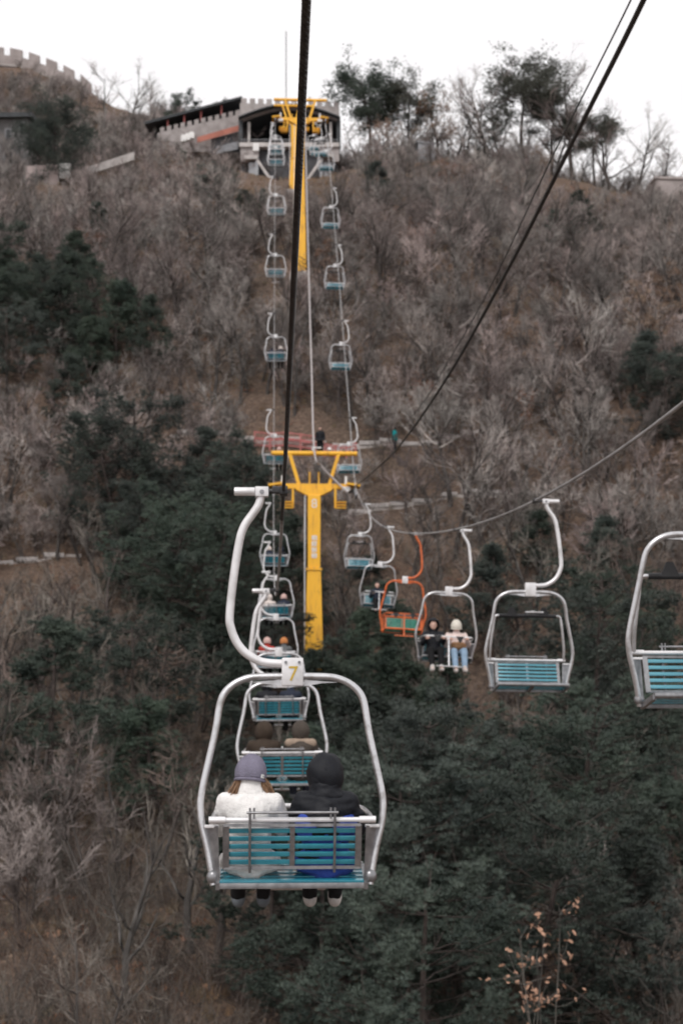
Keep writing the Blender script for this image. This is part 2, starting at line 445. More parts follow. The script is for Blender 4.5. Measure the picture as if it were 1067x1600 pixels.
# ------------------------------------------------------------------ chairs
CX = 0.072
HOOP = [(0.0, -1.386), (.12, -1.386), (.29, -1.392), (.385, -1.42), (.452, -1.463), (.503, -1.52), (.534, -1.588), (.56, -1.70), (.592, -1.862), (.628, -2.03),
        (.66, -2.18), (.678, -2.28), (.684, -2.355), (.680, -2.42), (.668, -2.50), (.616, -2.714), (.577, -2.94)]
def hy(z): return -0.02 - 0.17 * (-1.386 - z) / 1.55
def make_chair(bar, number=None, frame=None, slat=None):
    fr = frame or M['silver']; sl = slat or M['teal']
    gal = frame or M['galv']
    root = empty('lift_chair', (0, 0, 0))
    # grip on the rope
    g = MB().cyl((-.37, 0, -.005), (-.215, 0, -.005), .033).box((-.163, 0, -.008), (.10, .085, .075)).build('grip_handle', M['white'], root, True, .006)
    g = MB().cyl((-.12, 0, -.002), (.0, 0, -.002), .019).box((-.05, 0, .008), (.07, .075, .05)).box((.002, 0, .0), (.055, .16, .062)).build('grip_jaw', M['darksteel'], root, True, .005)
    MB().cyl((-.163, -.05, -.012), (-.163, .05, -.012), .018, 8).build('bolt', M['galv'], g, True)
    # hanger arm
    arm = [(-.164, 0, -.0), (-.185, 0, -.10), (-.235, 0, -.18), (-.289, 0, -.26), (-.327, 0, -.375), (-.37, 0, -.664), (-.395, 0, -.938), (-.384, 0, -1.03), (-.346, 0, -1.126),
           (-.29, 0, -1.20), (-.22, 0, -1.25), (-.144, 0, -1.282), (-.014, 0, -1.292), (.07, 0, -1.292)]
    MB().tube(catmull(arm, 4), .031, 12).build('hanger_arm', frame or M['white'], root, True)
    # hoop
    half = [(x, z) for x, z in HOOP]
    path = [(CX - x, hy(z), z) for x, z in reversed(half)] + [(CX + x, hy(z), z) for x, z in half[1:]]
    MB().tube(catmull(path, 3), .0265, 12).build('hoop', fr, root, True)
    for s in (-1, 1):
        MB().prism([(CX + s * .085, -.012, -1.412), (CX + s * .34, -.012, -1.432), (CX + s * .22, -.012, -1.438), (CX + s * .085, -.012, -1.462)], (0, .012, 0)).build('gusset', fr, root)
    pl = MB().box((CX, -.02, -1.355), (.16, .10, .21)).build('number_plate', fr if frame else M['white'], root, True, .012)
    if frame: setmat(pl, M['white'])
    for s in (-1, 1): MB().cyl((CX + s * .05, -.084, -1.283), (CX + s * .05, -.068, -1.283), .011, 8).build('bolt', M['galv'], pl, True)
    if number:
        o = obj('number', text_mesh(number, .155, .002, M['number']), pl, (CX + .004, -.073, -1.372)); o.rotation_euler = (PI / 2, 0, 0)
    # seat: slats tilted back
    sr, sf = Vector((CX, -.25, -2.935)), Vector((CX, .20, -2.845))
    dv = (sf - sr); dn = dv.normalized(); nrm = Vector((1, 0, 0)).cross(dn)
    rot = Matrix((Vector((1, 0, 0)), dn, nrm)).transposed()
    ns = 5
    slat_me = MB().box((0, 0, 0), (1.06, .068, .022), rot).mesh('seat_slat', sl, True, .004)
    for i in range(ns): obj('seat_slat', slat_me, root, sr + dv * ((i + .55) / ns) + nrm * .018)
    for s in (-1, 1): MB().bar(sr + Vector((s * .545, 0, -.01)), sf + Vector((s * .545, 0, -.01)), .03, .05, nrm).build('seat_rail', gal, root)
    MB().bar(sr + Vector((0, .02, -.012)), sf + Vector((0, 0, -.012)), .05, .03, nrm).build('seat_strut', gal, root)
    MB().box(sr + Vector((0, -.004, -.004)), (1.06, .022, .042)).build('seat_edge', gal, root, True, .004)
    MB().tube([sf + Vector((-.55, .01, 0)), sf + Vector((.55, .01, 0))], .028, 10).build('seat_roll', gal, root, True)
    # backrest
    b0, b1 = Vector((CX, -.235, -2.795)), Vector((CX, -.335, -2.50)); bv = b1 - b0
    bn = bv.normalized(); bnor = Vector((1, 0, 0)).cross(bn)
    brot = Matrix((Vector((1, 0, 0)), bnor, bn)).transposed()
    bslat = MB().box((0, 0, 0), (.93, .016, .034), brot).mesh('back_slat', sl, True, .004)
    for i in range(5): obj('back_slat', bslat, root, b0 + bv * (.10 + .2 * i))
    m = MB()
    for s in (-1, 1): m.bar(b0 + Vector((s * .485, -.004, -.02)), b1 + Vector((s * .485, -.004, .01)), .046, .03, bnor)
    m.bar(b0 + Vector((0, -.013, -.012)), b1 + Vector((0, -.013, .012)), .036, .012, bnor)
    m.box(b0 + Vector((0, -.014, -.012)), (1.0, .018, .024)); m.box(b1 + Vector((0, -.014, .012)), (1.0, .018, .022))
    m.build('back_frame', gal, root)
    for s in (-1, 1):
        q = [(CX + s * .545, -.26, -2.50), (CX + s * .645, -.16, -2.52), (CX + s * .60, -.185, -2.80), (CX + s * .575, -.2, -2.91), (CX + s * .53, -.23, -2.92)]
        sp = MB().prism(q, (0, .014, 0)).build('side_plate', gal, root)
        MB().box((CX + s * .595, -.205, -2.508), (.105, .05, .022)).build('lip', M['white'] if not frame else fr, sp, True, .005)
        MB().ball((CX + s * .58, -.19, -2.88), (.05, .04, .055)).build('leg_cap', gal, sp, True)
    rl = MB().tube([(CX - .335, -.375, -2.395), (CX + .335, -.375, -2.395)], .010, 8)
    for s in (-1, 1):
        for q in (0, .03): rl.tube([(CX + s * (.31 - q), -.375, -2.36), (CX + s * (.31 - q), -.372, -2.44)], .008, 6)
        rl.tube([(CX + s * .31, -.375, -2.40), (CX + s * .31, -.345, -2.60), (CX + s * .31, -.265, -2.84)], .010, 8)
    rl.build('rear_rail', M['galv'], root, True)
    # safety bar
    axle = MB().tube([(CX - .60, -.33, -2.452), (CX + .60, -.33, -2.452)], .019, 10)
    for s in (-1, 1): axle.tube([(CX + s * .49, -.345, -2.45), (CX + s * .61, -.345, -2.45)], .026, 10)
    axle.build('pivot_axle', M['white'] if not frame else fr, root, True)
    sides = []; cross = MB(); foot = MB(); pads = []
    if bar == 'down':
        for s in (-1, 1): sides.append(MB().tube(catmull([(CX + s * .585, -.33, -2.45), (CX + s * .58, -.1, -2.43), (CX + s * .55, .22, -2.41), (CX + s * .50, .35, -2.40)], 4), .018, 8))
        cross.tube([(CX - .50, .35, -2.40), (CX + .50, .35, -2.40)], .02, 10)
        foot.tube(catmull([(CX, .36, -2.40), (CX, .42, -2.62), (CX, .55, -2.93), (CX, .61, -3.06)], 4), .02, 8)
        foot.tube([(CX - .28, .61, -3.07), (CX + .28, .61, -3.07)], .017, 8)
        for s in (-1, 1): pads.append(MB().prism([(CX + s * .25 - .085, .365, -2.385), (CX + s * .25 + .085, .365, -2.385), (CX + s * .25 + .02, .375, -2.52), (CX + s * .25 - .02, .375, -2.52)], (0, .03, 0)))
    else:
        for s in (-1, 1): sides.append(MB().tube(catmull([(CX + s * .585, -.33, -2.45), (CX + s * .58, -.30, -2.25), (CX + s * .545, -.27, -1.95), (CX + s * .525, -.265, -1.80), (CX + s * .495, -.262, -1.755), (CX + s * .44, -.26, -1.75)], 4), .02, 8))
        cross.tube([(CX - .45, -.26, -1.75), (CX + .45, -.26, -1.75)], .030, 10)
        foot.tube(catmull([(CX, -.25, -1.74), (CX, -.0, -1.70), (CX, .30, -1.72)], 4), .016, 8)
        foot.tube([(CX - .14, .30, -1.73), (CX + .14, .30, -1.73)], .014, 8)
        for s in (-1, 1): pads.append(MB().prism([(CX + s * .25 - .09, -.275, -1.755), (CX + s * .25 + .09, -.275, -1.755), (CX + s * .25 + .03, -.275, -1.62), (CX + s * .25 - .03, -.275, -1.62)], (0, .045, 0)))
    for q in sides: q.build('bar_arm', fr, root, True)
    cr = cross.build('safety_bar', (M['white'] if not frame else fr) if bar == 'down' else M['black'], root, True)
    for p in pads: p.build('handle_pad', M['black'], cr)
    foot.build('footrest', fr, root, True)
    return root

def place_chair(proto, used, rope, n, rz, label, group, sway=0.0):
    o = copy_tree(proto) if proto in used else proto
    used.add(proto)
    o.location = rope.at_depth(n); o.rotation_euler = (0, sway, rz)
    tag(o, label, 'lift chair', group)
    return o
def zc(z): return z if z > -1.386 else -1.386 + (z + 1.386) * .952
def settle(o):
    for c in o.children:
        if c.location.length > 1e-6:
            c.location.z = zc(c.location.z)
            if 'slat' in c.name: c.scale.x = .965
        elif c.type == 'MESH':
            for v in c.data.vertices:
                if v.co.z < -1.48: v.co.x = CX + (v.co.x - CX) * (1 - .035 * min(1, (-1.48 - v.co.z) / .3))
                v.co.z = zc(v.co.z)
        settle(c)
used = set()
ch7 = make_chair('down', '7'); chD = make_chair('down'); chU = make_chair('up'); chO = make_chair('down', None, M['orange'], M['green']); chR = make_chair('up')
for c in (ch7, chD, chU, chO): settle(c)
UPG, DNG = 'chairs riding uphill on the left rope', 'chairs facing the viewer on the right rope'
LN = [1, 2, 3, 4, 5, 6, 6.9, 7.7, 8.55, 9.35, 10.15, 11.15, 12.2, 13.2]
LLAB = ['nearest uphill chair with yellow number 7 and teal slats', 'second uphill chair just above the beanie and hood of the nearest riders',
        'third uphill chair from the viewer seen through the frame of chair seven', 'fourth uphill chair from the viewer behind the number plate',
        'fifth uphill chair from the viewer left of the yellow tower pole', 'sixth uphill chair from the viewer just below the near tower head',
        'uphill chair just above the near tower beside the red fence', 'second uphill chair above the near tower with two riders',
        'third uphill chair above the near tower beside the far tower foot', 'fourth uphill chair above the near tower left of the far pole',
        'uphill chair hanging just under the far tower head', 'uphill chair between the far tower and the station platform',
        'uphill chair arriving at the front of the station', 'uphill chair inside the mouth of the station']
LCH = []
for i, n in enumerate(LN):
    LCH.append(place_chair(ch7 if i == 0 else (chD if i < 9 else chU), used, RL, n, 0, LLAB[i], UPG, 0 if i == 0 else random.uniform(-.02, .02)))
RN = [1.225, 2.017, 2.895, 3.83, 4.72, 5.85, 6.85, 7.65, 8.45, 9.2, 10.1, 11.1, 12.2, 13.3]
RLAB = ['nearest empty downhill chair cut off by the right edge', 'empty turquoise slatted chair second from the right edge with raised bar',
        'downhill chair carrying two riders in black and pink coats', 'orange framed chair with green slats', 'chair with one dark rider behind the orange chair',
        'empty chair right of the yellow tower pole above the orange chair', 'empty downhill chair overlapping the right brace of the near tower',
        'empty downhill chair first clear above the near tower', 'empty downhill chair second clear above the near tower',
        'empty downhill chair beside the far tower pole under the station', 'downhill chair hanging under the right arm of the far tower',
        'downhill chair between the station and the far tower', 'downhill chair leaving the station platform', 'downhill chair in the station mouth at right']
RCH = []
for i, n in enumerate(RN):
    pr = chR if i == 0 else chO if i == 3 else (chD if i in (2, 4) else chU)
    RCH.append(place_chair(pr, used, RR, n, PI, RLAB[i], DNG, (0, -.015, -.055, -.06, -.055, -.03)[i] if i < 6 else random.uniform(-.015, .015)))

# ------------------------------------------------------------------ people
def blob(name, prims, voxel, smooth=6, extra=None):
    """one continuous surface grown over tapered limbs and rounded masses"""
    m = MB()
    for p in prims:
        if p[0] == 'c':
            _, a, ra, b, rb = p; a, b = Vector(a), Vector(b)
            m.ball(a, ra, 12, 8); m.ball(b, rb, 12, 8)
            n = 5; m.tube([a.lerp(b, i / n) for i in range(n + 1)], [ra + (rb - ra) * i / n for i in range(n + 1)], 14)
        else:
            m.ball(p[1], p[2], 18, 12)
    me = newmesh('tmp', m.v, m.f); o = bpy.data.objects.new('tmp', me); COL.objects.link(o)
    md = o.modifiers.new('r', 'REMESH'); md.mode = 'VOXEL'; md.voxel_size = voxel
    if smooth:
        s = o.modifiers.new('s', 'SMOOTH'); s.iterations = smooth; s.factor = 0.5
    dg = bpy.context.evaluated_depsgraph_get()
    out = bpy.data.meshes.new_from_object(o.evaluated_get(dg)); out.name = name
    bpy.data.objects.remove(o); bpy.data.meshes.remove(me)
    out.materials.clear()
    if extra:
        bm = bmesh.new(); bm.from_mesh(out)
        t = newmesh('t', extra.v, extra.f); bm.from_mesh(t); bm.to_mesh(out); bm.free(); bpy.data.meshes.remove(t)
    out.polygons.foreach_set('use_smooth', [True] * len(out.polygons))
    out.materials.append(M['skin'])
    return out

def limb_set(pose):
    if pose == 'seated':
        J = dict(pel=(0, 0, .11), sp=(0, -.03, .28), ch=(0, -.045, .45), nk=(0, -.015, .62), hd=(0, .02, .738))
        for s, k in ((-1, 'l'), (1, 'r')):
            J['sh' + k] = (s * .178, -.035, .520); J['el' + k] = (s * .250, .10, .32); J['wr' + k] = (s * .20, .345, .42)
            J['hp' + k] = (s * .09, .03, .10); J['kn' + k] = (s * .115, .44, .15); J['an' + k] = (s * .10, .64, -.275); J['to' + k] = (s * .11, .80, -.275)
    else:
        J = dict(pel=(0, 0, .92), sp=(0, 0, 1.10), ch=(0, -.01, 1.28), nk=(0, .0, 1.46), hd=(0, .02, 1.59))
        for s, k in ((-1, 'l'), (1, 'r')):
            J['sh' + k] = (s * .175, -.01, 1.37); J['el' + k] = (s * .24, -.02, 1.10); J['wr' + k] = (s * .24, .08, .86)
            J['hp' + k] = (s * .09, 0, .90); J['kn' + k] = (s * .10, .02, .49); J['an' + k] = (s * .10, -.01, .09); J['to' + k] = (s * .12, .14, .04)
    return {k: Vector(v) for k, v in J.items()}

def hand_fingers(J, k, s, mb):
    w = J['wr' + k]; f = (w - J['el' + k]).normalized(); palm = w + f * .07
    side = Vector((s, 0, 0)); side = (side - f * side.dot(f)).normalized(); dn = f.cross(side) * (1 if f.cross(side).z < 0 else -1)
    for i, L in enumerate((.072, .082, .078, .062)):
        a = palm + side * (.030 - .02 * i) * 1.0 + f * .015
        b = a + f * L * .45 + dn * L * .25; c = b + f * L * .05 + dn * L * .5; d = c - f * L * .3 + dn * L * .18
        mb.tube([a, b, c, d], [.0095, .009, .008, .0065], 7)
    a = w + f * .03 - side * .03; b = a - side * .03 + f * .035 + dn * .01; c = b + f * .02 + dn * .03
    mb.tube([a, b, c], [.011, .010, .008], 7)

BODY = {}
def body_meshes(pose):
    if pose in BODY: return BODY[pose]
    J = limb_set(pose); P = {}
    fing = MB(); pr = [('c', J['pel'], .135, J['sp'], .12), ('c', J['sp'], .12, J['ch'], .135), ('c', J['ch'] + Vector((-.07, 0, .04)), .09, J['ch'] + Vector((.07, 0, .04)), .09),
                       ('c', J['ch'] + Vector((0, 0, .1)), .06, J['nk'] + Vector((0, .01, .04)), .052), ('e', J['hd'], (.078, .097, .115)), ('e', J['hd'] + Vector((0, .035, -.055)), (.056, .06, .06)),
                       ('e', J['hd'] + Vector((0, .10, -.012)), (.014, .022, .022)), ('e', J['hd'] + Vector((-.082, -.005, -.01)), (.012, .022, .032)), ('e', J['hd'] + Vector((.082, -.005, -.01)), (.012, .022, .032))]
    jk = [('c', J['pel'] + Vector((0, -.01, -.01)), .172, J['sp'], .165), ('c', J['sp'], .165, J['ch'], .172),
          ('e', J['pel'] + Vector((-.08, .0, -.03)), (.165, .18, .10)), ('e', J['pel'] + Vector((.08, .0, -.03)), (.165, .18, .10)),
          ('c', J['ch'] + Vector((-.09, 0, .03)), .118, J['ch'] + Vector((.09, 0, .03)), .118), ('c', J['ch'] + Vector((0, 0, .10)), .10, J['nk'] + Vector((0, 0, .03)), .085)]
    tr = [('e', J['pel'] + Vector((0, .0, -.01)), (.165, .145, .105))]; shoes = {}
    for s, k in ((-1, 'l'), (1, 'r')):
        pr += [('c', J['ch'] + Vector((s * .08, 0, .06)), .07, J['sh' + k], .062), ('c', J['sh' + k], .06, J['el' + k], .046), ('c', J['el' + k], .044, J['wr' + k], .030),
               ('c', J['wr' + k], .030, J['wr' + k] + (J['wr' + k] - J['el' + k]).normalized() * .075, .034), ('c', J['hp' + k], .09, J['kn' + k], .062),
               ('c', J['kn' + k], .06, J['an' + k], .042), ('c', J['an' + k], .045, J['to' + k], .032)]
        hand_fingers(J, k, s, fing)
        w2 = J['el' + k].lerp(J['wr' + k], .9)
        jk += [('c', J['ch'] + Vector((s * .09, 0, .05)), .108, J['sh' + k], .085), ('c', J['sh' + k], .085, J['el' + k], .072), ('c', J['el' + k], .073, w2, .055)]
        tr += [('c', J['hp' + k], .108, J['kn' + k], .083), ('c', J['kn' + k], .082, J['kn' + k].lerp(J['an' + k], .93), .062)]
        a, t = J['an' + k], J['to' + k]; dd = (t - a).normalized()
        shoes[k] = blob('shoe', [('c', a + Vector((0, 0, .05)), .058, a, .060), ('c', a - dd * .02 + Vector((0, 0, -.025)), .052, t + Vector((0, 0, -.015)), .043)], .013, 4)
    P['body'] = blob('body', pr, .011, 4, fing); P['jacket'] = blob('jacket', jk, .016, 5)
    P['trousers'] = blob('trousers', tr, .016, 5); P['shoes'] = shoes; P['J'] = J
    BODY[pose] = P; return P

def cap_shell(name, rad, keep, thick=.012, seg=28, rings=18):
    """rounded shell around the head; keep(unit vector) tells which faces stay"""
    m = MB(); m.ball((0, 0, 0), rad, seg, rings)
    me = newmesh(name, m.v, m.f); bm = bmesh.new(); bm.from_mesh(me)
    rv = Vector(rad); dele = []
    for f in bm.faces:
        c = f.calc_center_median(); u = Vector((c.x / rv.x, c.y / rv.y, c.z / rv.z)).normalized()
        if not keep(u): dele.append(f)
    bmesh.ops.delete(bm, geom=dele, context='FACES')
    bmesh.ops.recalc_face_normals(bm, faces=bm.faces)
    bmesh.ops.solidify(bm, geom=bm.faces[:], thickness=thick)
    bm.to_mesh(me); bm.free()
    me.polygons.foreach_set('use_smooth', [True] * len(me.polygons)); me.materials.append(M['black'])
    return me
SHELL = {}
def shell(kind):
    if kind not in SHELL:
        if kind == 'beanie': SHELL[kind] = cap_shell('beanie', (.124, .134, .156), lambda u: u.z > -.42)
        elif kind == 'hood': SHELL[kind] = cap_shell('hood', (.145, .158, .170), lambda u: not (u.y > .48 and u.z < .62 and u.z > -.95))
        elif kind == 'hair': SHELL[kind] = cap_shell('hair', (.093, .110, .128), lambda u: not (u.y > .30 and u.z < .55) and u.z > -.75)
    return SHELL[kind]
def cuff_mesh():
    if 'cuff' not in SHELL:
        m = MB(); n = 26
        m.tube([(0.115 * math.cos(2 * PI * i / n), .125 * math.sin(2 * PI * i / n), 0) for i in range(n + 1)], .0125, 8, False)
        SHELL['cuff'] = m.mesh('cuff', M['black'], True)
    return SHELL['cuff']
def hair_long():
    if 'long' not in SHELL:
        rn = random.Random(12); m = MB()
        for s in (-1, 1):
            for k in range(90):
                a = Vector((s * rn.uniform(.05, .09), rn.uniform(-.07, .03), rn.uniform(-.02, .02))); e = Vector((s * rn.uniform(.10, .20), rn.uniform(-.10, .02), rn.uniform(-.25, -.16)))
                b = a.lerp(e, .45) + Vector((s * rn.uniform(-.01, .03), rn.uniform(-.03, .0), rn.uniform(-.04, .0)))
                m.tube(catmull([a, b, e], 3), [.0045] * 4 + [.004] * 2 + [.002], 4)
        SHELL['long'] = m.mesh('long_hair', M['black'], True)
    return SHELL['long']

PEOPLE = []
def person(loc, rz, label, jacket, trousers, shoe, head, headcol=None, hair=None, pose='seated', scale=.945, face=False, tilt=0.0, group=None):
    P = body_meshes(pose); J = P['J']
    root = empty('person', loc, rz); root.scale = (scale,) * 3
    tag(root, label, 'person', group)
    def part(name, me, m, at=None, par=root):
        o = obj(name, me, par, at); setmat(o, m); return o
    body = part('body', P['body'], M['skin'])
    part('jacket', P['jacket'], jacket); part('trousers', P['trousers'], trousers)
    for k in ('l', 'r'): part('shoe', P['shoes'][k], shoe)
    hd = J['hd']
    if hair:
        if head == 'hair': part('hair', shell('hair'), hair, hd + Vector((0, -.012, .012)))
        if head != 'hair': part('long_hair', hair_long(), hair, hd)
    if head == 'beanie':
        b = part('beanie', shell('beanie'), headcol, hd + Vector((0, -.008, .0))); b.rotation_euler = (R(-10), tilt, 0)
        part('cuff', cuff_mesh(), headcol, Vector((0, 0, -.052)), b)
    elif head == 'hood':
        b = part('hood', shell('hood'), headcol, hd + Vector((0, -.012, -.005))); b.rotation_euler = (R(-5), tilt, 0)
    if face:
        for s in (-1, 1): MB().ball(hd + Vector((s * .030, .086, .008)), (.011, .008, .007), 8, 6).build('eye', M['black'], body, True)
        MB().ball(hd + Vector((0, .088, -.058)), (.020, .008, .006), 8, 6).build('mouth', cloth('lips', (.45, .16, .14)), body, True)
    PEOPLE.append(root)
    return root

def seat_at(chair, dx, dz=0.0):
    mw = Matrix.LocRotScale(chair.location, chair.rotation_euler.to_quaternion(), None)
    return mw @ Vector((CX + dx, -.06, zc(-2.862) + dz))

C = {}
C['fleece'] = cloth('white fleece', (.84, .82, .80), .8, 70); C['blackpuff'] = cloth('black puffer', (.013, .014, .018), .5, 14, .6)
C['blue'] = cloth('blue puffer', (.045, .085, .38), .5, 12, .6); C['blacktr'] = cloth('black trousers', (.012, .012, .013))
C['greyboot'] = cloth('grey boots', (.14, .155, .17)); C['whiteshoe'] = cloth('white shoes', (.5, .47, .45)); C['lav'] = cloth('lavender knit', (.215, .20, .265), .9, 90)
C['lighthair'] = mat('light brown hair', (.27, .155, .085), .6, 0, (.12, .065, .035), 40, .4, 90, stretch=(1, 1, .1)); C['darkhair'] = mat('dark hair', (.03, .022, .018), .55, 0, (.015, .01, .01), 40, .4, 90, stretch=(1, 1, .1))
C['brown'] = cloth('brown coat', (.055, .04, .03), .7, 50); C['taupe'] = cloth('taupe coat', (.075, .062, .052), .7, 50); C['fur'] = cloth('beige fur', (.34, .26, .20), 1.0, 60)
C['navy'] = cloth('navy coat', (.028, .034, .052)); C['pinkhat'] = cloth('pale pink knit', (.62, .42, .38), .8, 80); C['orangehat'] = cloth('orange knit', (.55, .22, .08), .8, 80)
C['red'] = cloth('red coat', (.38, .05, .04)); C['grey'] = cloth('grey coat', (.12, .125, .13)); C['pink'] = cloth('pale pink coat', (.74, .60, .56), .6, 30)
C['jeans'] = cloth('light blue jeans', (.25, .35, .47)); C['cream'] = cloth('cream knit', (.72, .68, .60), .8, 80); C['turq'] = cloth('turquoise coat', (.03, .38, .40)); C['purple'] = cloth('purple coat', (.16, .12, .30))
C['bag'] = cloth('tan bag', (.35, .20, .11)); C['white_pu'] = cloth('off white knit', (.66, .58, .54), .8, 80)

from mathutils import noise as mnoise
def crease(o, amp, sc, st=(1, 1, 1)):
    o.data = o.data.copy(); nrm = [v.normal.copy() for v in o.data.vertices]
    for v, n_ in zip(o.data.vertices, nrm):
        q = Vector((v.co.x * st[0], v.co.y * st[1], v.co.z * st[2])) * sc
        v.co += n_ * amp * (mnoise.noise(q) + .5 * mnoise.noise(q * 2.3))
def kids(p, nm): return [o for o in p.children if o.name.startswith(nm)][0]
A = LCH[0]
p1 = person(seat_at(A, -.30), 0, 'person in white fleece jacket and lavender beanie on chair seven', C['fleece'], C['blacktr'], C['greyboot'], 'beanie', C['lav'], C['lighthair'], tilt=R(5))
bn = [o for o in p1.children if o.name.startswith('beanie')][0]
hp = MB().box((0, 0, 0), (.034, .006, .030)).build('hat_patch', cloth('white patch', (.75, .74, .74)), bn, True, .002)
hp.location = (.092, -.088, -.022); hp.rotation_euler = (0, 0, R(48))
MB().ball((0, -.005, 0), (.006, .002, .005), 8, 6).build('patch_mark', M['black'], hp)
# knitted pleats and a stand-up collar
J0 = BODY['seated']['J']
cb = blob('collar', [('c', (0, -.02, .585), .112, (0, -.012, .665), .092)], .012, 3); o = obj('collar', cb, p1); setmat(o, C['fleece'])
p2 = person(seat_at(A, .245), 0, 'person in black hooded jacket with blue lower half on chair seven', C['blackpuff'], C['blacktr'], C['whiteshoe'], 'hood', C['blackpuff'], None, tilt=R(-2))
bl = blob('jacket_skirt', [('c', (0, -.012, .10), .178, (0, -.032, .30), .170), ('e', (-.085, 0, .075), (.17, .187, .105)), ('e', (.085, 0, .075), (.17, .187, .105)),
                           ('c', (-.115, -.045, .345), .132, (.115, -.045, .345), .132)], .016, 5)
o = obj('jacket_skirt', bl, p2); setmat(o, C['blue'])
cb = blob('neck_gather', [('c', (0, -.03, .56), .135, (0, -.02, .66), .118)], .014, 4); o = obj('neck_gather', cb, p2); setmat(o, C['blackpuff'])

crease(kids(p1, 'jacket'), .012, 8, (1.5, 1.5, .9)); crease(kids(p2, 'jacket'), .020, 8, (.7, .7, 2.6)); crease(kids(p2, 'hood'), .016, 9, (1, 1, 1.2)); crease(kids(p1, 'beanie'), .005, 14)
crease(kids(p1, 'trousers'), .010, 12); crease(kids(p2, 'trousers'), .010, 12); crease(kids(p2, 'jacket_skirt'), .012, 8, (.6, .6, 3)); crease(kids(p2, 'neck_gather'), .012, 10, (1, 1, 2)); crease(kids(p1, 'collar'), .008, 12)

riders = [
    (LCH[1], -.27, 'person in dark brown fur hood on the second uphill chair', C['brown'], C['blacktr'], C['blacktr'], 'hood', C['brown'], None),
    (LCH[1], .27, 'person in taupe hooded coat with fur trim on the second uphill chair', C['taupe'], C['navy'], C['greyboot'], 'hood', C['taupe'], None),
    (LCH[2], -.27, 'person in black coat and hood on the third uphill chair', C['blackpuff'], C['blacktr'], C['blacktr'], 'hood', C['blackpuff'], None),
    (LCH[2], .25, 'person in navy coat on the third uphill chair', C['navy'], C['blacktr'], C['blacktr'], 'hair', None, C['darkhair']),
    (LCH[3], -.25, 'person with pale pink hat and red coat on the fourth uphill chair', C['red'], C['blacktr'], C['blacktr'], 'beanie', C['pinkhat'], None),
    (LCH[3], .25, 'person with orange hat on the fourth uphill chair', C['grey'], C['blacktr'], C['blacktr'], 'beanie', C['orangehat'], None),
    (LCH[4], -.27, 'left person with pale hat on the fifth uphill chair', C['white_pu'], C['blacktr'], C['blacktr'], 'beanie', C['white_pu'], None),
    (LCH[4], .27, 'right person with pink hat and navy coat on the fifth uphill chair', C['navy'], C['blacktr'], C['blacktr'], 'beanie', C['pinkhat'], None),
    (LCH[5], -.25, 'person with pale pink hat on the sixth uphill chair', C['navy'], C['blacktr'], C['blacktr'], 'beanie', C['white_pu'], None),
    (LCH[5], .27, 'person all in dark clothes on the sixth uphill chair', C['blackpuff'], C['blacktr'], C['blacktr'], 'hood', C['navy'], None),
    (LCH[6], .20, 'person with pink hat on the chair beside the red fence', C['grey'], C['blacktr'], C['blacktr'], 'beanie', C['pinkhat'], None),
    (LCH[7], -.25, 'person with dark head on the second chair above the near tower', C['navy'], C['blacktr'], C['blacktr'], 'hair', None, C['darkhair']),
    (LCH[7], .25, 'person with pale hat on the second chair above the near tower', C['navy'], C['blacktr'], C['blacktr'], 'beanie', C['white_pu'], None),
]
for ch, dx, lab, jk, tr, sh, hd, hc, hr in riders:
    q = person(seat_at(ch, dx), 0, lab, jk, tr, sh, hd, hc, hr)
    if 'fur trim' in lab:
        f = blob('fur_trim', [('c', (-.18, -.06, .55), .075, (0, -.09, .57), .06), ('c', (.18, -.06, .55), .075, (0, -.09, .57), .06)], .014, 3); setmat(obj('fur_trim', f, q), C['fur'])
q = person(seat_at(RCH[2], .26), PI, 'person in black hooded coat facing the viewer beside the pink coat', C['blackpuff'], C['blacktr'], C['whiteshoe'], 'hood', C['blackpuff'], None, face=True)
q = person(seat_at(RCH[2], -.24), PI, 'person in pale pink coat and cream hat facing the viewer', C['pink'], C['jeans'], C['whiteshoe'], 'beanie', C['cream'], C['darkhair'], face=True)
bgm = blob('shoulder_bag', [('e', (0, .24, .27), (.17, .07, .085)), ('e', (.10, .25, .28), (.08, .06, .075))], .014, 4)
bo = obj('shoulder_bag', bgm, None, seat_at(RCH[2], -.26)); bo.rotation_euler = (0, 0, PI); setmat(bo, C['bag'])
tag(bo, 'tan bag on the lap of the rider in the pink coat', 'bag')
person(seat_at(RCH[4], .02), PI, 'lone rider in dark coat behind the orange chair', C['navy'], C['blacktr'], C['blacktr'], 'hair', None, C['darkhair'], face=True)

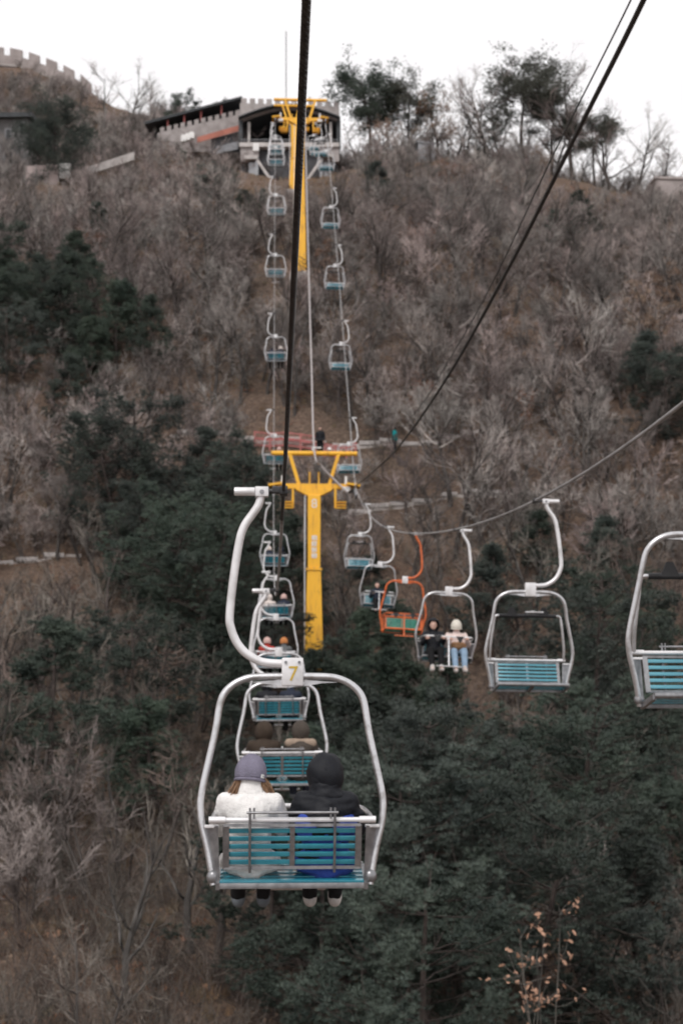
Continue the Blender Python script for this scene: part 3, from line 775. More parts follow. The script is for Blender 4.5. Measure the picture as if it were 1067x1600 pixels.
# ------------------------------------------------------------------ lift towers
TX = GAUGE / 2
def make_tower(y, zr, label, marks, slope):
    """zr: height of the rope on the tower"""
    zb = gz(TX, y) - 0.3
    t = empty('lift_tower', (TX, y, zb)); tag(t, label, 'lift tower', 'yellow lift towers')
    h = zr - zb; Y = M['yellow']
    ztop = h - .52; zfl = h - 4.15
    def frus(z0, w0, z1, w1):
        b = MB(); v = [(-w0, -w0, z0), (w0, -w0, z0), (w0, w0, z0), (-w0, w0, z0), (-w1, -w1, z1), (w1, -w1, z1), (w1, w1, z1), (-w1, w1, z1)]
        b.v += [Vector(p) for p in v]; b.f += [(0, 3, 2, 1), (4, 5, 6, 7), (0, 1, 5, 4), (1, 2, 6, 5), (2, 3, 7, 6), (3, 0, 4, 7)]; return b
    frus(-.6, .54, zfl, .325).build('lower_pole', Y, t, False, .03)
    frus(zfl + .10, .295, ztop, .305).build('upper_pole', Y, t, False, .03)
    fl = MB().box((0, 0, zfl + .05), (.76, .76, .10)).build('flange', Y, t, False, .01)
    for a in range(4):
        for q in (-.28, 0, .28):
            p = [(q, -.35), (.35, q), (q, .35), (-.35, q)][a]
            MB().cyl((p[0], p[1], zfl - .03), (p[0], p[1], zfl + .14), .022, 6).build('bolt', M['galv'], fl)
    MB().box((0, 0, -.05), (1.6, 1.6, .9), taper=.9).build('footing', M['concrete'], t, False, .04)
    # head: flared bracket, crossarm, V braces, lifting beam
    br = [(-.88, -.2, ztop + .33), (.88, -.2, ztop + .33), (.88, -.2, ztop + .26), (.36, -.2, ztop), (-.36, -.2, ztop), (-.88, -.2, ztop + .26)]
    MB().prism(br, (0, .4, 0)).build('head_bracket', Y, t, False, .01)
    MB().box((0, 0, ztop + .45), (3.5, .30, .24)).build('crossarm', Y, t, False, .015)
    zbm = h + 1.55
    MB().tube([(-2.08, 0, zbm), (2.08, 0, zbm)], .115, 14).build('lifting_beam', Y, t, True)
    for s in (-1, 1):
        MB().bar((s * .72, 0, ztop + .5), (s * 1.18, 0, zbm - .04), .16, .20, (0, 1, 0)).build('brace', Y, t, False, .01)
        MB().bar((s * 1.02, -.12, ztop + .42), (s * 1.02, -.12, ztop - .62), .10, .16, (0, 1, 0)).build('drop_bracket', Y, t, False, .01)
        stp = MB()
        for k in range(3): stp.box((s * 1.28, -.12, ztop - .62 + .14 * k), (.50, .45, .05))
        stp.build('step', Y, t)
        wing = [(s * 1.55, -.5, ztop + .60), (s * 2.2, -.5, ztop + .50), (s * 2.2, .5, ztop + .50), (s * 1.55, .5, ztop + .60)]
        MB().prism(wing, (0, 0, -.10)).build('wing_plate', Y, t)
        MB().box((s * .22, -.1, ztop + .83), (.07, .07, .62)).build('guard_post', Y, t)
        # sheave train under the rope
        tr = MB(); w = MB().bar((s * TX, -1.25, h - .30 - 1.25 * slope), (s * TX, 1.25, h - .30 + 1.25 * slope), .05, .16)
        w.box((s * (TX - .16), 0, h - .28), (.30, .18, .18))
        tr = w.build('sheave_frame', M['darksteel'], t)
        for k in range(5):
            yy = -1.1 + .55 * k; zz = h - .19 + yy * slope - .05 * abs(k - 2)
            MB().cyl((s * TX - .05, yy, zz), (s * TX + .05, yy, zz), .16, 16).build('sheave', M['galv'], tr, True)
        MB().tube([(s * (TX - .42), -.1, ztop + .55), (s * (TX - .42), -.1, ztop + .95)], [.07, .05], 8).build('switch_cap', M['lamp'], t, True)
        MB().box((s * (TX - .42), -.2, ztop + .30), (.38, .25, .22)).build('junction_box', M['lamp'], t, False, .02)
    MB().box((.12, -.05, zbm + .27), (.46, .14, .06)).box((-.05, -.05, zbm + .18), (.12, .12, .14)).build('lamp', M['lamp'], t, False, .01)
    MB().ball((.74, -.04, zbm + .2), .10, 12, 8).build('lamp', M['lamp'], t, True)
    ld = MB()
    for s in (-1, 1): ld.bar((-.44, s * .17, .4), (-.44, s * .17, ztop), .03, .04, (1, 0, 0))
    k = .6
    while k < ztop - .1: ld.cyl((-.44, -.17, k), (-.44, .17, k), .012, 5); k += .33
    ld.build('ladder', M['white'], t)
    if marks:
        o = obj('number', text_mesh('8', .62, .004, M['mark']), t, (0, -.312, ztop - .44)); o.rotation_euler = (PI / 2, 0, 0)
        rnd = random.Random(5)
        for k in range(4):                          # four painted characters, too small to read
            zc = ztop - 2.08 - .285 * k; mk = MB()
            for q in range(4): mk.box((rnd.uniform(-.01, .01), -.312, zc + .10 - .063 * q), (.25 - .05 * (q % 2), .008, .036))
            for q in (-.10, 0, .10): mk.box((q + rnd.uniform(-.02, .02), -.3135, zc + rnd.uniform(-.01, .01)), (.036, .008, .22))
            mk.build('painted_character', M['mark'], t)
    return t
T1Y, T1Z = RL.y1, 0.5 * (RL.z(RL.y1) + RR.z(RR.y1)); T2Y, T2Z = RL.y2, RL.z2; T3Y, T3Z = RL.y3 - .5, RL.z3 - .1
make_tower(T1Y, T1Z, 'nearer yellow steel tower with V braced head and white markings', True, .35)
make_tower(T2Y, T2Z, 'farther tall yellow tower standing below the station', False, .3)
make_tower(T3Y, T3Z, 'yellow tower half hidden behind the far tower by the station', False, .15)

# ------------------------------------------------------------------ cables along the line
def sag_cable(pts, r, m, name, label, sides=8):
    o = MB().tube(catmull(pts, 10), r, sides).build(name, m, smooth=True); tag(o, label, 'cable'); return o
top1 = Vector((TX, T1Y - .12, T1Z + 1.72)); top2 = Vector((TX + .35, T2Y - .1, T2Z + 1.6))
mid = [top2.lerp(top1, t) - Vector((0, 0, 4 * 1.4 * t * (1 - t))) for t in (0, .2, .4, .6, .8, 1)]
sag_cable(mid + [Vector((TX + .35, T1Y - .2, T1Z + .9)), Vector((TX + 1.0, T1Y - .25, T1Z + .2)), Vector((GAUGE - .35, T1Y - .6, T1Z - .45))], .045, M['cable_backlit'], 'signal_cable', 'thick backlit cable hanging down between the two yellow towers')
c_pts = [Vector((GAUGE - .35, T1Y - .6, T1Z - .45)), pt(600, 722, 50), pt(640, 676, 37), pt(705, 579, 25.5), pt(800, 408, 18.6), pt(905, 200, 15), pt(1005, 0, 12.4), pt(1200, -420, 9.2)]
sag_cable(c_pts, .026, M['cable'], 'signal_cable', 'thick dark cable running from the near tower to the top right corner')
c2 = [Vector((GAUGE - .30, T1Y - .6, T1Z - .1)), pt(640, 655, 40), pt(705, 556, 28), pt(770, 440, 22), pt(860, 250, 17.5), pt(985, 0, 13.6), pt(1160, -380, 10.2)]
sag_cable(c2, .009, M['cable'], 'messenger_wire', 'thin wire running beside the thick dark cable at upper right', 6)

# ------------------------------------------------------------------ upper station
SD = 168.0; SP = SD / F                              # metres per photo pixel at the station front
s_o = pt(452, 262, SD)
st = empty('lift_station', s_o, YAW); tag(st, 'stone lift station with dark arched mouth and battlements', 'station')
def sx(px): return (px - 452) * SP
def sz(py): return (262 - py) * SP
fw = MB(); n = 18                                      # front wall with an arched opening
arch = [(sx(374 + (530 - 374) * i / n), sz(184 - 21 * math.sin(PI * i / n))) for i in range(n + 1)]
top = [(sx(374), sz(154)), (sx(532), sz(160))]
for i in range(n):
    (x0, z0), (x1, z1) = arch[i], arch[i + 1]
    u0, u1 = i / n, (i + 1) / n
    t0 = sz(155) + (sz(161) - sz(155)) * u0; t1 = sz(155) + (sz(161) - sz(155)) * u1
    fw.prism([(x0, 0, z0), (x1, 0, z1), (x1, 0, t1), (x0, 0, t0)], (0, .8, 0))
fw.build('front_wall', M['stone'], st)
px = 376.0
while px < 530:                                        # battlements
    u = (px - 374) / 156; y0 = 155 + 6 * u
    MB().box((sx(px + 4), .4, sz(y0) + .30), (8.2 * SP, .8, .62)).build('merlon', M['stone'], st); px += 13.2
rf = MB()
for i in range(n):
    (x0, z0), (x1, z1) = arch[i], arch[i + 1]
    rf.prism([(x0 * 1.02, -.9, z0 + .02), (x1 * 1.02, -.9, z1 + .02), (x1 * 1.02, -.9, z1 + .16), (x0 * 1.02, -.9, z0 + .16)], (0, .895, 0))
    rf.prism([(x0, .805, z0), (x1, .805, z1), (x1, .805, z1 + .15), (x0, .805, z0 + .15)], (0, 15, 0))
rf.build('vault_roof', M['roofdark'], st)
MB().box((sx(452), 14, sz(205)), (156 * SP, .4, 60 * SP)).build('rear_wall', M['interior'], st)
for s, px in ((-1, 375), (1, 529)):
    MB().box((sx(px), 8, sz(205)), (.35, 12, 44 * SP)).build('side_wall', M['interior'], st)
    MB().box((sx(px), .3, sz(205)), (.45, .5, 44 * SP)).build('corner_pier', M['roofdark'], st)
MB().box((0, 7, sz(226)), (156 * SP, 15, .5)).build('platform', M['concrete'], st)
for px in (388, 516.5): MB().box((sx(px), .6, sz(203)), (.30, .30, 38 * SP)).build('pillar', M['concrete'], st)
rail = MB()
rail.bar((sx(376), -.3, sz(217)), (sx(528), -.3, sz(217)), .05, .05)
px = 378
while px < 530: rail.cyl((sx(px), -.3, sz(224)), (sx(px), -.3, sz(217)), .02, 5); px += 4
rail.build('railing', M['galv'], st)
for a, b in ((376, 404), (500, 530)): MB().box((sx((a + b) / 2), .2, sz(238)), ((b - a) * SP, .8, 28 * SP)).build('lower_wall', M['stone'], st)
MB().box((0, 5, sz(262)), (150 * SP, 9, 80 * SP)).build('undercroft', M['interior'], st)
MB().box((sx(393), -.5, sz(249)), (20 * SP, 1.0, .45)).box((sx(508), -.5, sz(247)), (26 * SP, 1.0, .35)).build('ledge', M['concrete'], st)
MB().box((sx(400), -.3, sz(230)), (.7, .5, .95)).build('equipment_box', M['mark'], st)
for s, px in ((-1, 402), (1, 502)):
    MB().box((sx(px), -.6, sz(272)), (.34, .34, 50 * SP)).build('leg_post', M['galv'], st)
    MB().bar((sx(px), -.7, sz(252)), (sx(452 + s * 22), -.7, sz(295)), .3, .3).build('diagonal_brace', M['concrete'], st)
for px in (395, 512): MB().box((sx(px), -.25, sz(268)), (12 * SP, .3, 26 * SP)).build('side_panel', M['galv'], st)
mast = MB().tube([pt(447, 165, SD + 2), pt(447, 48, SD + 2)], .05, 6).build('antenna_mast', M['darksteel']); tag(mast, 'thin tall mast rising above the station roof', 'mast')

# covered stairway that climbs to the station from the left
cw = empty('covered_stairway', pt(300, 240, SD + 4), 0); tag(cw, 'long sloping roofed walkway with battlements left of the station', 'walkway')
o0 = cw.location.copy()
def cp(px, py, dd=0.0): return pt(px, py, SD + 4 + dd) - o0
back = (c_f * 4.0)
MB().prism([cp(226, 189), cp(378, 149), cp(378, 152.5), cp(226, 193)], back).build('walkway_roof', M['roofdark'], cw)
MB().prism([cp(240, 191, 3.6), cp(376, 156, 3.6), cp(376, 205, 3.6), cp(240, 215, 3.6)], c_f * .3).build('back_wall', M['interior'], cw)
MB().prism([cp(246, 207), cp(378, 177), cp(378, 232), cp(246, 240)], c_f * .5).build('parapet', M['stone'], cw)
for k in range(12):
    a = 250 + k * 10.7; y0 = 206.3 - (a - 246) * .2273
    MB().prism([cp(a, y0 + .4), cp(a + 6.6, y0 - 1.1), cp(a + 6.6, y0 - 8.1), cp(a, y0 - 6.6)], c_f * .5).build('merlon', M['stone'], cw)
for px in (262, 288, 314, 346): 
    y0 = 189 - (px - 226) * .263; MB().bar(cp(px, y0 + 3, .9), cp(px, y0 + 22, .9), .22, .22, (0, 1, 0)).build('post', M['redfence'], cw)
MB().prism([cp(330, 216, -.2), cp(377, 204, -.2), cp(377, 236, -.2), cp(330, 240, -.2)], c_f * .15).build('recess_shade_panel', M['interior'], cw)  # flat panel before the parapet; recess shade put into its dark colour
MB().prism([cp(338, 228, -.4), cp(372, 220, -.4), cp(372, 232, -.4), cp(338, 240, -.4)], c_f * .1).build('grey_panel', M['galv'], cw)
bn_ = MB().prism([pt(308, 213.5, SD + 3.4), pt(375.5, 194, SD + 3.4), pt(375.5, 203, SD + 3.4), pt(308, 222, SD + 3.4)], c_f * .05).build('banner', M['banner'])
tag(bn_, 'long red banner hung on the walkway wall left of the station', 'banner')
for k, (px, py) in enumerate(((287, 217), (293, 214.5), (299.5, 212))):
    o = MB().box((0, 0, 0), (.62, .5, .7)).box((0, 0, .42), (.46, .4, .18)).build('white_crate', M['mark'], None, False, .04); o.location = pt(px, py, SD + 2.6)
    tag(o, ('leftmost', 'middle', 'rightmost')[k] + ' small white box in the row beside the red banner', 'box', 'white boxes by the walkway')

# ------------------------------------------------------------------ far wall on the left ridge
WD = 222.0
wall = empty('stone_wall', pt(60, 120, WD)); tag(wall, 'ancient crenellated stone wall on the ridge at upper left', 'wall'); w0 = wall.location.copy()
def wp(px, py, dd=0.0): return pt(px, py, WD + dd) - w0
ridge = [(-140, 88), (-60, 84), (0, 84), (28, 87), (60, 97), (90, 108), (118, 122), (135, 132), (150, 150)]
for (a, ya), (b, yb) in zip(ridge[:-1], ridge[1:]):
    MB().prism([wp(a, ya), wp(b, yb), wp(b, yb + 40), wp(a, ya + 45)], c_f * 4).build('wall_stretch', M['brick'], wall)
    MB().prism([wp(a, ya + 15, -.25), wp(b, yb + 15, -.25), wp(b, yb + 16.5, -.25), wp(a, ya + 16.5, -.25)], c_f * .2).build('string_course', M['concrete'], wall)
xs = [r[0] for r in ridge]; ysr = [r[1] for r in ridge]
def ry(x): return float(np.interp(x, xs, ysr))
a = -132.0; k = 0
while a < 132:
    wdt = 19 if a < 30 else 16.5
    y0, y1 = ry(a), ry(a + wdt)
    MB().prism([wp(a, y0 + .3), wp(a + wdt, y1 + .3), wp(a + wdt, y1 - 11.5), wp(a, y0 - 12)], c_f * .7).build('merlon', M['brick'], wall)
    a += wdt + 10.5
# dim building and pinkish panels left of the big pine
bd = 158.0
b = empty('hillside_house', gpx(10, bd)); b0 = b.location.copy(); tag(b, 'grey flat roofed house at the far left behind the dark pine', 'house')
def bp_(px, py, dd=0.0): return pt(px, py, bd + dd) - b0
MB().prism([bp_(-60, 186), bp_(44, 184), bp_(44, 290), bp_(-60, 290)], c_f * 6).build('wall', mat('dim plaster', (.19, .18, .18), .9, 0, (.13, .125, .125), 1.0), b)
MB().prism([bp_(-64, 176, -.8), bp_(50, 174, -.8), bp_(50, 181, -.8), bp_(-64, 183, -.8)], c_f * 7.4).build('roof', M['roofdark'], b)
for (x0, y0, x1, y1) in ((8, 200, 17, 216), (-25, 200, -14, 216), (30, 190, 38, 206), (6, 235, 20, 262)):
    w = MB().prism([bp_(x0, y0, -.08), bp_(x1, y0, -.08), bp_(x1, y1, -.08), bp_(x0, y1, -.08)], c_f * .06).build('window', M['galv'], b)
    MB().prism([bp_(x0 + 1.2, y0 + 1.2, -.14), bp_(x1 - 1.2, y0 + 1.2, -.14), bp_(x1 - 1.2, y1 - 1.2, -.14), bp_(x0 + 1.2, y1 - 1.2, -.14)], c_f * .05).build('pane', M['interior'], w)
pd = 150.0
f = empty('panel_wall', pt(75, 290, pd)); f0 = f.location.copy(); tag(f, 'low pinkish panel wall with white end box at upper left', 'wall')
def fp(px, py, dd=0.0): return pt(px, py, pd + dd) - f0
for k in range(3): MB().prism([fp(39 + 17.5 * k, 258.5 - k), fp(55.7 + 17.5 * k, 258 - k), fp(55.7 + 17.5 * k, 297), fp(39 + 17.5 * k, 298)], c_f * .2).build('panel', M['panel'], f)
for k in range(4): MB().prism([fp(38 + 17.5 * k, 257 - k, -.1), fp(39.4 + 17.5 * k, 257 - k, -.1), fp(39.4 + 17.5 * k, 298, -.1), fp(38 + 17.5 * k, 298, -.1)], c_f * .4).build('post', M['concrete'], f)
MB().prism([fp(93, 255, -.3), fp(109, 254, -.3), fp(109, 277, -.3), fp(93, 278, -.3)], c_f * 1).build('end_box', M['mark'], f)
rd = 153.0
rp_ = empty('ramp_parapet', pt(165, 262, rd)); r0 = rp_.location.copy(); tag(rp_, 'pale sloping parapet right of the pinkish panel wall', 'parapet')
for k in range(7):
    a = 126 + k * 12; MB().prism([pt(a, 263.5 - k * 3.9, rd) - r0, pt(a + 11.6, 259.7 - k * 3.9, rd) - r0, pt(a + 11.6, 272 - k * 3.9, rd) - r0, pt(a, 276 - k * 3.9, rd) - r0], c_f * .35).build('parapet_block', M['concrete'], rp_)
# small things on the right ridge
o = MB().box((0, 0, 1.0), (1.9, 1.6, 3.0)).box((0, 0, 2.55), (2.2, 1.9, .18)).build('utility_hut', M['galv']); g0 = gpx(667, 157); o.location = g0 + Vector((0, 0, -.2)); o.rotation_euler = (0, 0, R(12))
tag(o, 'small grey box hut on the ridge right of the station', 'hut')
o = MB().box((0, 0, 1.2), (3.4, 3, 3.4)).box((0, 0, 3.0), (3.8, 3.4, .25)).build('brick_hut', M['brick']); o.location = gpx(1058, 154) + Vector((0, 0, -.9))
tag(o, 'dark low brick hut on the ridge at the far right edge', 'hut')

# ------------------------------------------------------------------ paths, fences and walkers on the slope
def path_strip(name, pts, width, label, stones=True, group=None):
    """ribbon of paving draped on the slope, with kerb stones on its lower side"""
    P = catmull([Vector((p.x, p.y, 0)) for p in pts], 8); V, Fc = [], []
    rise = []
    for i, p in enumerate(P):
        t = (P[min(i + 1, len(P) - 1)] - P[max(i - 1, 0)]).normalized(); nn = Vector((-t.y, t.x, 0))
        if nn.y < 0: nn = -nn
        z = gz(p.x, p.y) - .12
        V += [Vector((p.x, p.y, z)) - nn * width / 2, Vector((p.x, p.y, z)) + nn * width / 2,
              Vector((p.x, p.y, z - .5)) - nn * width / 2, Vector((p.x, p.y, z - .5)) + nn * width / 2]; rise.append((p, z, nn, t))
    for i in range(len(P) - 1):
        a = i * 4; Fc += [(a, a + 1, a + 5, a + 4), (a, a + 4, a + 6, a + 2)]
    o = obj(name, newmesh(name, V, Fc, M['pathstone'])); tag(o, label, kind='structure')
    if stones:
        rnd = random.Random(3); me_s = [MB().box((0, 0, 0), (1.0 + .2 * k, .24, .26)).mesh('kerb_stone', M['concrete'], False, .04) for k in range(3)]
        acc = 0
        for i in range(len(rise) - 1):
            p, z, nn, t = rise[i]; p2 = rise[i + 1][0]; acc += (p2 - p).length
            if acc > 1.25:
                acc = 0; s = obj('kerb_stone', rnd.choice(me_s), o, Vector((p.x, p.y, z + .06)) - nn * (width / 2 - .05)); s.rotation_euler = (rnd.uniform(-.05, .05), rnd.uniform(-.08, .08), math.atan2(t.y, t.x) + rnd.uniform(-.08, .08))
    return rise
fd = 90.0
path_strip('path', [gpx(265, 90.5), gpx(330, 90.6), gpx(420, 90.5), gpx(520, 90.2), gpx(640, 90.3), gpx(760, 92)], .75, 'pale stone path behind the near tower')
path_strip('path', [gpx(530, 84.3), gpx(600, 84.8), gpx(700, 85.6), gpx(850, 86.6)], .75, 'pale stone path right of the near tower')
path_strip('path', [gpx(-60, 79.6), gpx(0, 80), gpx(60, 80.4), gpx(128, 81)], .75, 'pale stone path at the left edge')
path_strip('path', [gpx(10, 119), gpx(60, 120.2), gpx(120, 122)], .9, 'pale stone path above the dark pines at left', False)

def fence(pxs, d, h, label, zoff=0.0):
    r = empty('red_fence', gpx(pxs[0], d)); r0 = r.location.copy(); tag(r, label, 'fence', 'red fences behind the near tower')
    Pp = [gpx(p, d) - r0 for p in pxs]; lift = zoff
    for a in Pp: MB().box(a + Vector((0, 0, h / 2 + lift - .2)), (.10, .10, h + .4)).build('post', M['redfence'], r)
    for a, b in zip(Pp[:-1], Pp[1:]):
        for hh in (.18, .55, h - .42, h - .05): MB().bar(a + Vector((0, 0, hh + lift)), b + Vector((0, 0, hh + lift)), .06, .07).build('rail', M['redfence'], r)
        n = max(2, int((b - a).length / .16)); pk = MB()
        for k in range(1, n):
            q = a.lerp(b, k / n); pk.box(q + Vector((0, 0, h / 2 + lift)), (.03, .03, h - .2))
        pk.build('bars', M['redfence'], r)['kind'] = 'stuff'
fence([397, 421, 445, 469, 493], 89.5, 1.05, 'faded red fence left of the person in black behind the near tower', .12)
fence([507, 524, 541, 556], 89.3, .75, 'short faded red fence right of the person in black', .12)
person(gpx(500, 89.3) + Vector((0, 0, .05)), R(170), 'person in black standing between the two red fences', C['blackpuff'], C['blacktr'], C['blacktr'], 'hair', None, C['darkhair'], pose='standing', scale=1.08)
person(gpx(617, 89.2) + Vector((0, 0, .05)), R(60), 'person in turquoise walking on the path beside the dark cable', C['turq'], C['navy'], C['blacktr'], 'hair', None, C['darkhair'], pose='standing', scale=.95)

# ------------------------------------------------------------------ vegetation prototypes
def rv(rnd, s=1.0): return Vector((rnd.gauss(0, s), rnd.gauss(0, s), rnd.gauss(0, s)))
class Tree3:
    """collects thin three sided branches fast"""
    def __init__(s): s.v, s.f, s.tips = [], [], []
    def limb(s, pts, r0, r1, sides=3):
        n = len(pts); base = len(s.v)
        for i, p in enumerate(pts):
            t = (pts[min(i + 1, n - 1)] - pts[max(i - 1, 0)]); t.normalize(); u = t.orthogonal().normalized(); w = t.cross(u); r = r0 + (r1 - r0) * i / (n - 1)
            for k in range(sides):
                a = 2 * PI * k / sides; s.v.append(p + (u * math.cos(a) + w * math.sin(a)) * r)
        for i in range(n - 1):
            for k in range(sides):
                a = base + i * sides + k; b = base + i * sides + (k + 1) % sides; s.f.append((a, b, b + sides, a + sides))
def grow(rnd, start, d, length, nseg, wig, up):
    pts = [start.copy()]; d = d.normalized()
    for i in range(nseg):
        d = (d + rv(rnd, wig) + Vector((0, 0, up))).normalized(); pts.append(pts[-1] + d * (length / nseg))
    return pts, d
def bare_tree(seed, h, stems=1, spread=0.8, up=.10, dens=1.0, leaves=0, twig_r=.0085, tmat='twig_pale'):
    rnd = random.Random(seed); big, fine = Tree3(), Tree3()
    tips = []
    for sidx in range(stems):
        a0 = rnd.uniform(0, 2 * PI); lean = .10 if stems == 1 else .32
        d = Vector((math.cos(a0) * lean, math.sin(a0) * lean, 1)); hh = h * rnd.uniform(.8, 1.0); r0 = .023 * h / (stems ** .5)
        tp, _ = grow(rnd, Vector((math.cos(a0) * .12 * (stems > 1), math.sin(a0) * .12 * (stems > 1), -.3)), d, hh * .9, 8, .07, .05)
        big.limb(tp, r0, r0 * .18, 6)
        nb = int((11 if stems == 1 else 7) * dens)
        for b in range(nb):
            t = rnd.uniform(.22, 1.0); i = min(int(t * 8), 7); p = tp[i].lerp(tp[i + 1], t * 8 - i)
            az = rnd.uniform(0, 2 * PI); d1 = Vector((math.cos(az) * spread, math.sin(az) * spread, rnd.uniform(.35, 1.0)))
            l1 = hh * .46 * (1.1 - .5 * t) * rnd.uniform(.6, 1.25); r1 = max(r0 * .45 * (1.1 - t * .6), .012)
            bp, dd = grow(rnd, p, d1, l1, 5, .14, up); big.limb(bp, r1, r1 * .35, 4)
            for c in range(int(6 * dens)):
                t2 = rnd.uniform(.2, 1); i2 = min(int(t2 * 5), 4); q = bp[i2].lerp(bp[i2 + 1], t2 * 5 - i2)
                d2 = (bp[i2 + 1] - bp[i2]).normalized() + rv(rnd, .55); l2 = l1 * .5 * rnd.uniform(.6, 1.1)
                cp_, dd2 = grow(rnd, q, d2, l2, 3, .16, up); fine.limb(cp_, max(r1 * .4, .010), .008, 3)
                for e in range(int(5 * dens)):
                    t3 = rnd.uniform(.15, 1); i3 = min(int(t3 * 3), 2); q3 = cp_[i3].lerp(cp_[i3 + 1], t3 * 3 - i3)
                    d3 = (cp_[i3 + 1] - cp_[i3]).normalized() + rv(rnd, .5); l3 = l2 * .55 * rnd.uniform(.5, 1.1)
                    ep, _ = grow(rnd, q3, d3, l3, 2, .15, up); fine.limb(ep, twig_r, .005, 3); tips.append(ep[-1])
                    for g in range(2):
                        t4 = rnd.uniform(.2, .9); q4 = ep[0].lerp(ep[2], t4); d4 = (ep[2] - ep[0]).normalized() + rv(rnd, .5)
                        gp, _ = grow(rnd, q4, d4, l3 * .6, 1, .1, up); fine.limb(gp, twig_r * .8, .004, 3); tips.append(gp[-1])
    tm = newmesh('trunk', big.v, big.f, M['bark'], True); cm = newmesh('crown', fine.v, fine.f, M[tmat])
    if leaves:
        lv, lf = [], []
        for k in range(leaves):
            c = rnd.choice(tips) + rv(rnd, .10); u = rv(rnd).normalized() * rnd.uniform(.05, .085); w = rv(rnd).cross(u).normalized() * u.length * .55
            b = len(lv); lv += [c - u, c + w, c + u, c - w]; lf.append((b, b + 1, b + 2, b + 3))
        return tm, cm, newmesh('foliage', lv, lf, M['deadleaf'])
    return tm, cm, None
def pine_tree(seed, h, width, tiers, flat=0.0, tufts=1500, bare=.22, sig=(.19, .19, .13), K=34):
    rnd = random.Random(seed); wood = Tree3(); cent = []
    d0 = Vector((rnd.uniform(-.12, .12), rnd.uniform(-.12, .12), 1))
    tp, _ = grow(rnd, Vector((0, 0, -.4)), d0, h, 9, .05, .06); wood.limb(tp, .022 * h, .005 * h, 6)
    for t in range(tiers):
        f = (t + rnd.uniform(.1, .9)) / tiers; z = bare + (1 - bare) * f
        i = min(int(z * 9), 8); p = tp[i].lerp(tp[i + 1], z * 9 - i)
        prof = (1 - f) ** .7 if not flat else (.45 + .55 * math.sin(PI * min(1, f * .75 + .15)))
        for b in range(rnd.randint(4, 6)):
            az = rnd.uniform(0, 2 * PI); l = width * max(prof, .16) * rnd.uniform(.55, 1.1)
            bp, _ = grow(rnd, p, Vector((math.cos(az), math.sin(az), rnd.uniform(-.05, .35))), l, 4, .12, .04); wood.limb(bp, .024, .009, 4)
            for c in range(5):
                t2 = rnd.uniform(.35, 1); i2 = min(int(t2 * 4), 3); q = bp[i2].lerp(bp[i2 + 1], t2 * 4 - i2)
                cp_, _ = grow(rnd, q, (bp[i2 + 1] - bp[i2]).normalized() + rv(rnd, .5) + Vector((0, 0, .2)), l * .38, 2, .15, .1); wood.limb(cp_, .012, .006, 3)
                cent += [cp_[1], cp_[2], cp_[1].lerp(cp_[2], .5)]
            cent += [bp[-1], bp[-2]]
    cen = np.array([tuple(c) for c in cent]); g = np.random.RandomState(seed)
    n = tufts; cl = cen[g.randint(0, len(cen), max(110, n // 13))]                # clumps of about twenty tufts
    c = cl[g.randint(0, len(cl), n)] + g.normal(0, 1, (n, 3)) * np.array(sig)
    d = g.normal(0, 1, (n, K, 3)); d[:, :, 2] = np.abs(d[:, :, 2]) * .9 + .15; d /= np.linalg.norm(d, axis=2, keepdims=True)
    ln = g.uniform(.10, .19, (n, K, 1)); side = np.cross(d, g.normal(0, 1, (n, K, 3))); side /= np.linalg.norm(side, axis=2, keepdims=True) + 1e-9
    b = c[:, None, :] + np.zeros((n, K, 3)); wd = .0092
    tri = np.stack([b - side * wd, b + side * wd, b + d * ln], 2).reshape(-1, 3)
    F_ = np.arange(len(tri)).reshape(-1, 3)
    crown = bpy.data.meshes.new('crown'); crown.from_pydata(tri.tolist(), [], F_.tolist()); crown.materials.append(M['needle'])
    return newmesh('trunk', wood.v, wood.f, M['pinebark'], True), crown, None

PINES = [pine_tree(11, 7.0, 2.6, 12, 0, 2600), pine_tree(12, 6.0, 2.3, 11, 0, 2300), pine_tree(13, 6.5, 2.9, 10, 1, 2600), pine_tree(14, 5.0, 2.0, 9, 0, 1900), pine_tree(15, 7.5, 3.0, 11, 1, 2900),
         pine_tree(16, 9.0, 3.9, 8, 1, 8500, .56, (.36, .36, .20), 24), pine_tree(17, 8.0, 3.0, 7, 1, 6000, .60, (.34, .34, .19), 24),
         pine_tree(18, 7.5, 3.4, 11, 1, 9500, .12, (.34, .34, .22), 22)]
PINEH = [7.0, 6.0, 6.5, 5.0, 7.5, 9.0, 8.0, 7.5]
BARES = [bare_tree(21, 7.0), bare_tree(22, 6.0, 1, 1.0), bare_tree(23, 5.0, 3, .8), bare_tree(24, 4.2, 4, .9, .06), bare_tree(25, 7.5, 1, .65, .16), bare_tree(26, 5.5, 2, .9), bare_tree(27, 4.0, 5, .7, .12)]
BAREH = [7.0, 6.0, 5.0, 4.2, 7.5, 5.5, 4.0]
LEAFY = [bare_tree(31, 6.0, 1, .9, .08, .9, 1500), bare_tree(32, 4.5, 3, .9, .08, .8, 1000), bare_tree(33, 6.5, 1, 1.0, .08, .9, 2200)]
LEAFH = [6.0, 4.5, 6.5]

